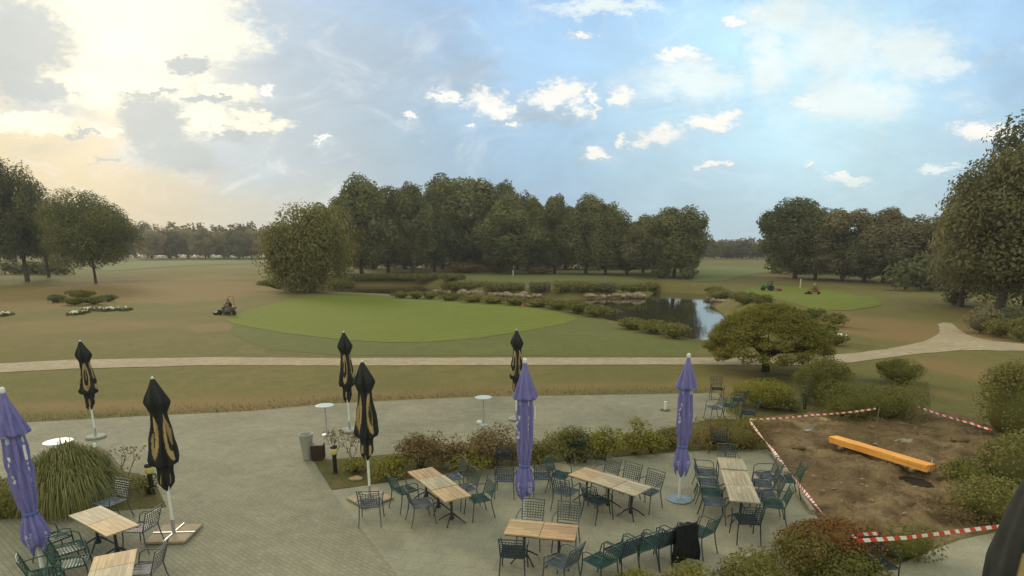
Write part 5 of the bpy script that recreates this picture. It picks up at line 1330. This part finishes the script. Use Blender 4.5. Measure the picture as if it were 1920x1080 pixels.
def mower(loc, rz, mb, hoop, label, rimm, mp_, capm, plabel, scale=1):
    """ride-on mower, front along +Y: hood, seat, steering wheel, hoop, cutting deck and reels"""
    t = thing('ride_on_mower', loc, rz, label, 'mower'); t.scale = (scale,)*3
    s = MB(); s.box((0,-.35,.50),(.62,.85,.30),bev=.04); s.box((0,-.72,.74),(.66,.62,.26),bev=.05); s.box((0,.42,.36),(.56,.75,.06),bev=.01); s.box((0,.72,.58),(.30,.14,.42),bev=.03); s.build('body', mb, t)
    s = MB(); s.box((0,-.22,.76),(.46,.44,.10),bev=.03); s.box((0,-.44,1.0),(.44,.10,.46),bev=.04); s.build('seat', M_black, t)
    s = MB(); s.tube([(0,.68,.75),(0,.42,.98)], .018, 8)
    s.tube([(math.cos(a)*.17,.40+math.sin(a)*.10,.98+math.sin(a)*.13) for a in [k*math.pi/7 for k in range(15)]], .016, 6); s.build('steering_wheel', M_black, t)
    s = MB(); s.tube([(-.36,-.62,.5),(-.36,-.64,1.75),(-.28,-.64,1.93),(.28,-.64,1.93),(.36,-.64,1.75),(.36,-.62,.5)], .035, 8); s.build('roll_hoop', hoop, t)
    for x_, y_, r_, w_ in [(-.55,.55,.27,.22),(.55,.55,.27,.22),(0,-.95,.24,.20)]: wheel(t, x_, y_, r_, w_, rimm)
    for x_, y_ in [(-.55,1.02),(.55,1.02),(0,.18)]:
        s = MB(); s.box((x_, y_, .20),(.80,.36,.18),bev=.04); s.tube([(x_-.38,y_,.10),(x_+.38,y_,.10)], .085, 12); s.build('cutting_unit', mb if y_ < .5 else M_iron, t)
    p = seated_person(Vector(loc)+Matrix.Rotation(rz, 3, 'Z') @ Vector((0,-.20*scale,.86*scale)), rz, mp_, capm, plabel); p.scale = (scale,)*3
    return t
M_redp = mat('mower_red', (.26,.07,.05), .5, var=.2); M_cloth = mat('grey_brown_clothes', (.12,.10,.09), .9, var=.25, vscale=10); M_org = mat('orange_hoop', (.40,.16,.06), .6); M_cap = mat('red_cap', (.42,.10,.05), .8)
b = GT(428, 590); mower(b, R(62), mat('dull_grey_green', (.13,.14,.12), .6, var=.2), M_org, 'grey ride-on mower with an orange roll hoop at the left tip of the near green', M_steel, M_cloth, M_cap, 'person in grey clothes and red cap seated on the mower by the near green')
b = GT(1523, 552); mower(b, R(70), M_redp, M_redp, 'red ride-on mower on the right fairway beside the pale post', M_steel, mat('dark_red_jacket', (.20,.07,.06), .9), mat('white_cap', (.70,.68,.64), .8), 'person in a dark red jacket and white cap seated on the red mower', scale=.95)
def tractor(loc, rz):
    g_ = mat('tractor_green', (.06,.20,.07), .45, var=.15); ye = mat('yellow_rim', (.65,.50,.10), .5); t = thing('tractor', loc, rz, 'green tractor with yellow rims and a rusty red implement on the right fairway', 'tractor')
    s = MB(); s.box((0,1.0,1.0),(.70,1.35,.55),bev=.08); s.box((0,.9,.62),(.5,1.9,.25),bev=.03); s.box((0,-.2,.85),(.9,.9,.35),bev=.04)
    for sx in (-1,1): s.box((sx*.72,-.35,1.25),(.42,1.1,.10),bev=.04)
    s.build('body', g_, t)
    s = MB()
    for sx in (-1,1):
        for y_ in (.28,-.75): s.tube([(sx*.48,y_,1.0),(sx*.45,y_*.95,2.15)], .035, 6)
    s.build('cab_frame', M_black, t); s = MB(); s.box((0,-.22,2.2),(1.1,1.3,.10),bev=.04); s.build('roof', g_, t)
    s = MB(); s.box((0,-.45,1.15),(.5,.5,.12),bev=.03); s.box((0,-.68,1.4),(.48,.1,.45),bev=.03); s.build('seat', mat('blue_grey_seat', (.09,.10,.16), .6), t)
    s = MB(); s.tube([(.2,1.2,1.25),(.2,1.2,1.8)], .035, 8); s.build('exhaust', M_black, t)
    for x_, y_, r_, w_ in [(-.72,-.45,.62,.34),(.72,-.45,.62,.34),(-.62,1.25,.40,.26),(.62,1.25,.40,.26)]: wheel(t, x_, y_, r_, w_, ye)
    m = thing('mower_implement', Vector(loc)+Matrix.Rotation(rz, 3, 'Z') @ Vector((0,-2.1,0)), rz, 'rusty red mowing implement hitched behind the green tractor', 'implement')
    s = MB(); s.box((0,0,.45),(1.7,1.2,.35),bev=.05); s.tube([(0,.6,.5),(0,1.2,.6)], .05, 8); s.build('deck', mat('rusty_red', (.30,.10,.05), .7, var=.3), m)
    for sx in (-1,1): wheel(m, sx*.7, -.3, .26, .16, M_steel)
    k_ = .76; t.scale = (k_,)*3; m.scale = (k_,)*3; m.location = Vector(loc)+Matrix.Rotation(rz, 3, 'Z') @ Vector((0,-2.1*k_,0))
    p = seated_person(Vector(loc)+Matrix.Rotation(rz, 3, 'Z') @ Vector((0,-.42*k_,1.25*k_)), rz, mat('blue_work_clothes', (.10,.12,.20), .9), mat('dark_cap', (.10,.06,.05), .8), 'person in blue work clothes driving the green tractor'); p.scale = (.85,)*3
b = GT(1441, 545); tractor(b, R(75))

# ------------------------------------------------------------------ morning haze
hz = MB().box((0, 375, 30), (1930, 1170, 64)).build('haze', None); hz['kind'] = 'stuff'; hz['label'] = 'thin morning haze over the course'
mh = bpy.data.materials.new('haze'); mh.use_nodes = True; t_ = mh.node_tree; t_.nodes.clear()
pv = t_.nodes.new('ShaderNodeVolumePrincipled'); pv.inputs['Density'].default_value = .00034; pv.inputs['Color'].default_value = (.84,.87,.90,1); pv.inputs['Anisotropy'].default_value = 0
oo = t_.nodes.new('ShaderNodeOutputMaterial'); t_.links.new(pv.outputs[0], oo.inputs['Volume']); hz.data.materials.append(mh)
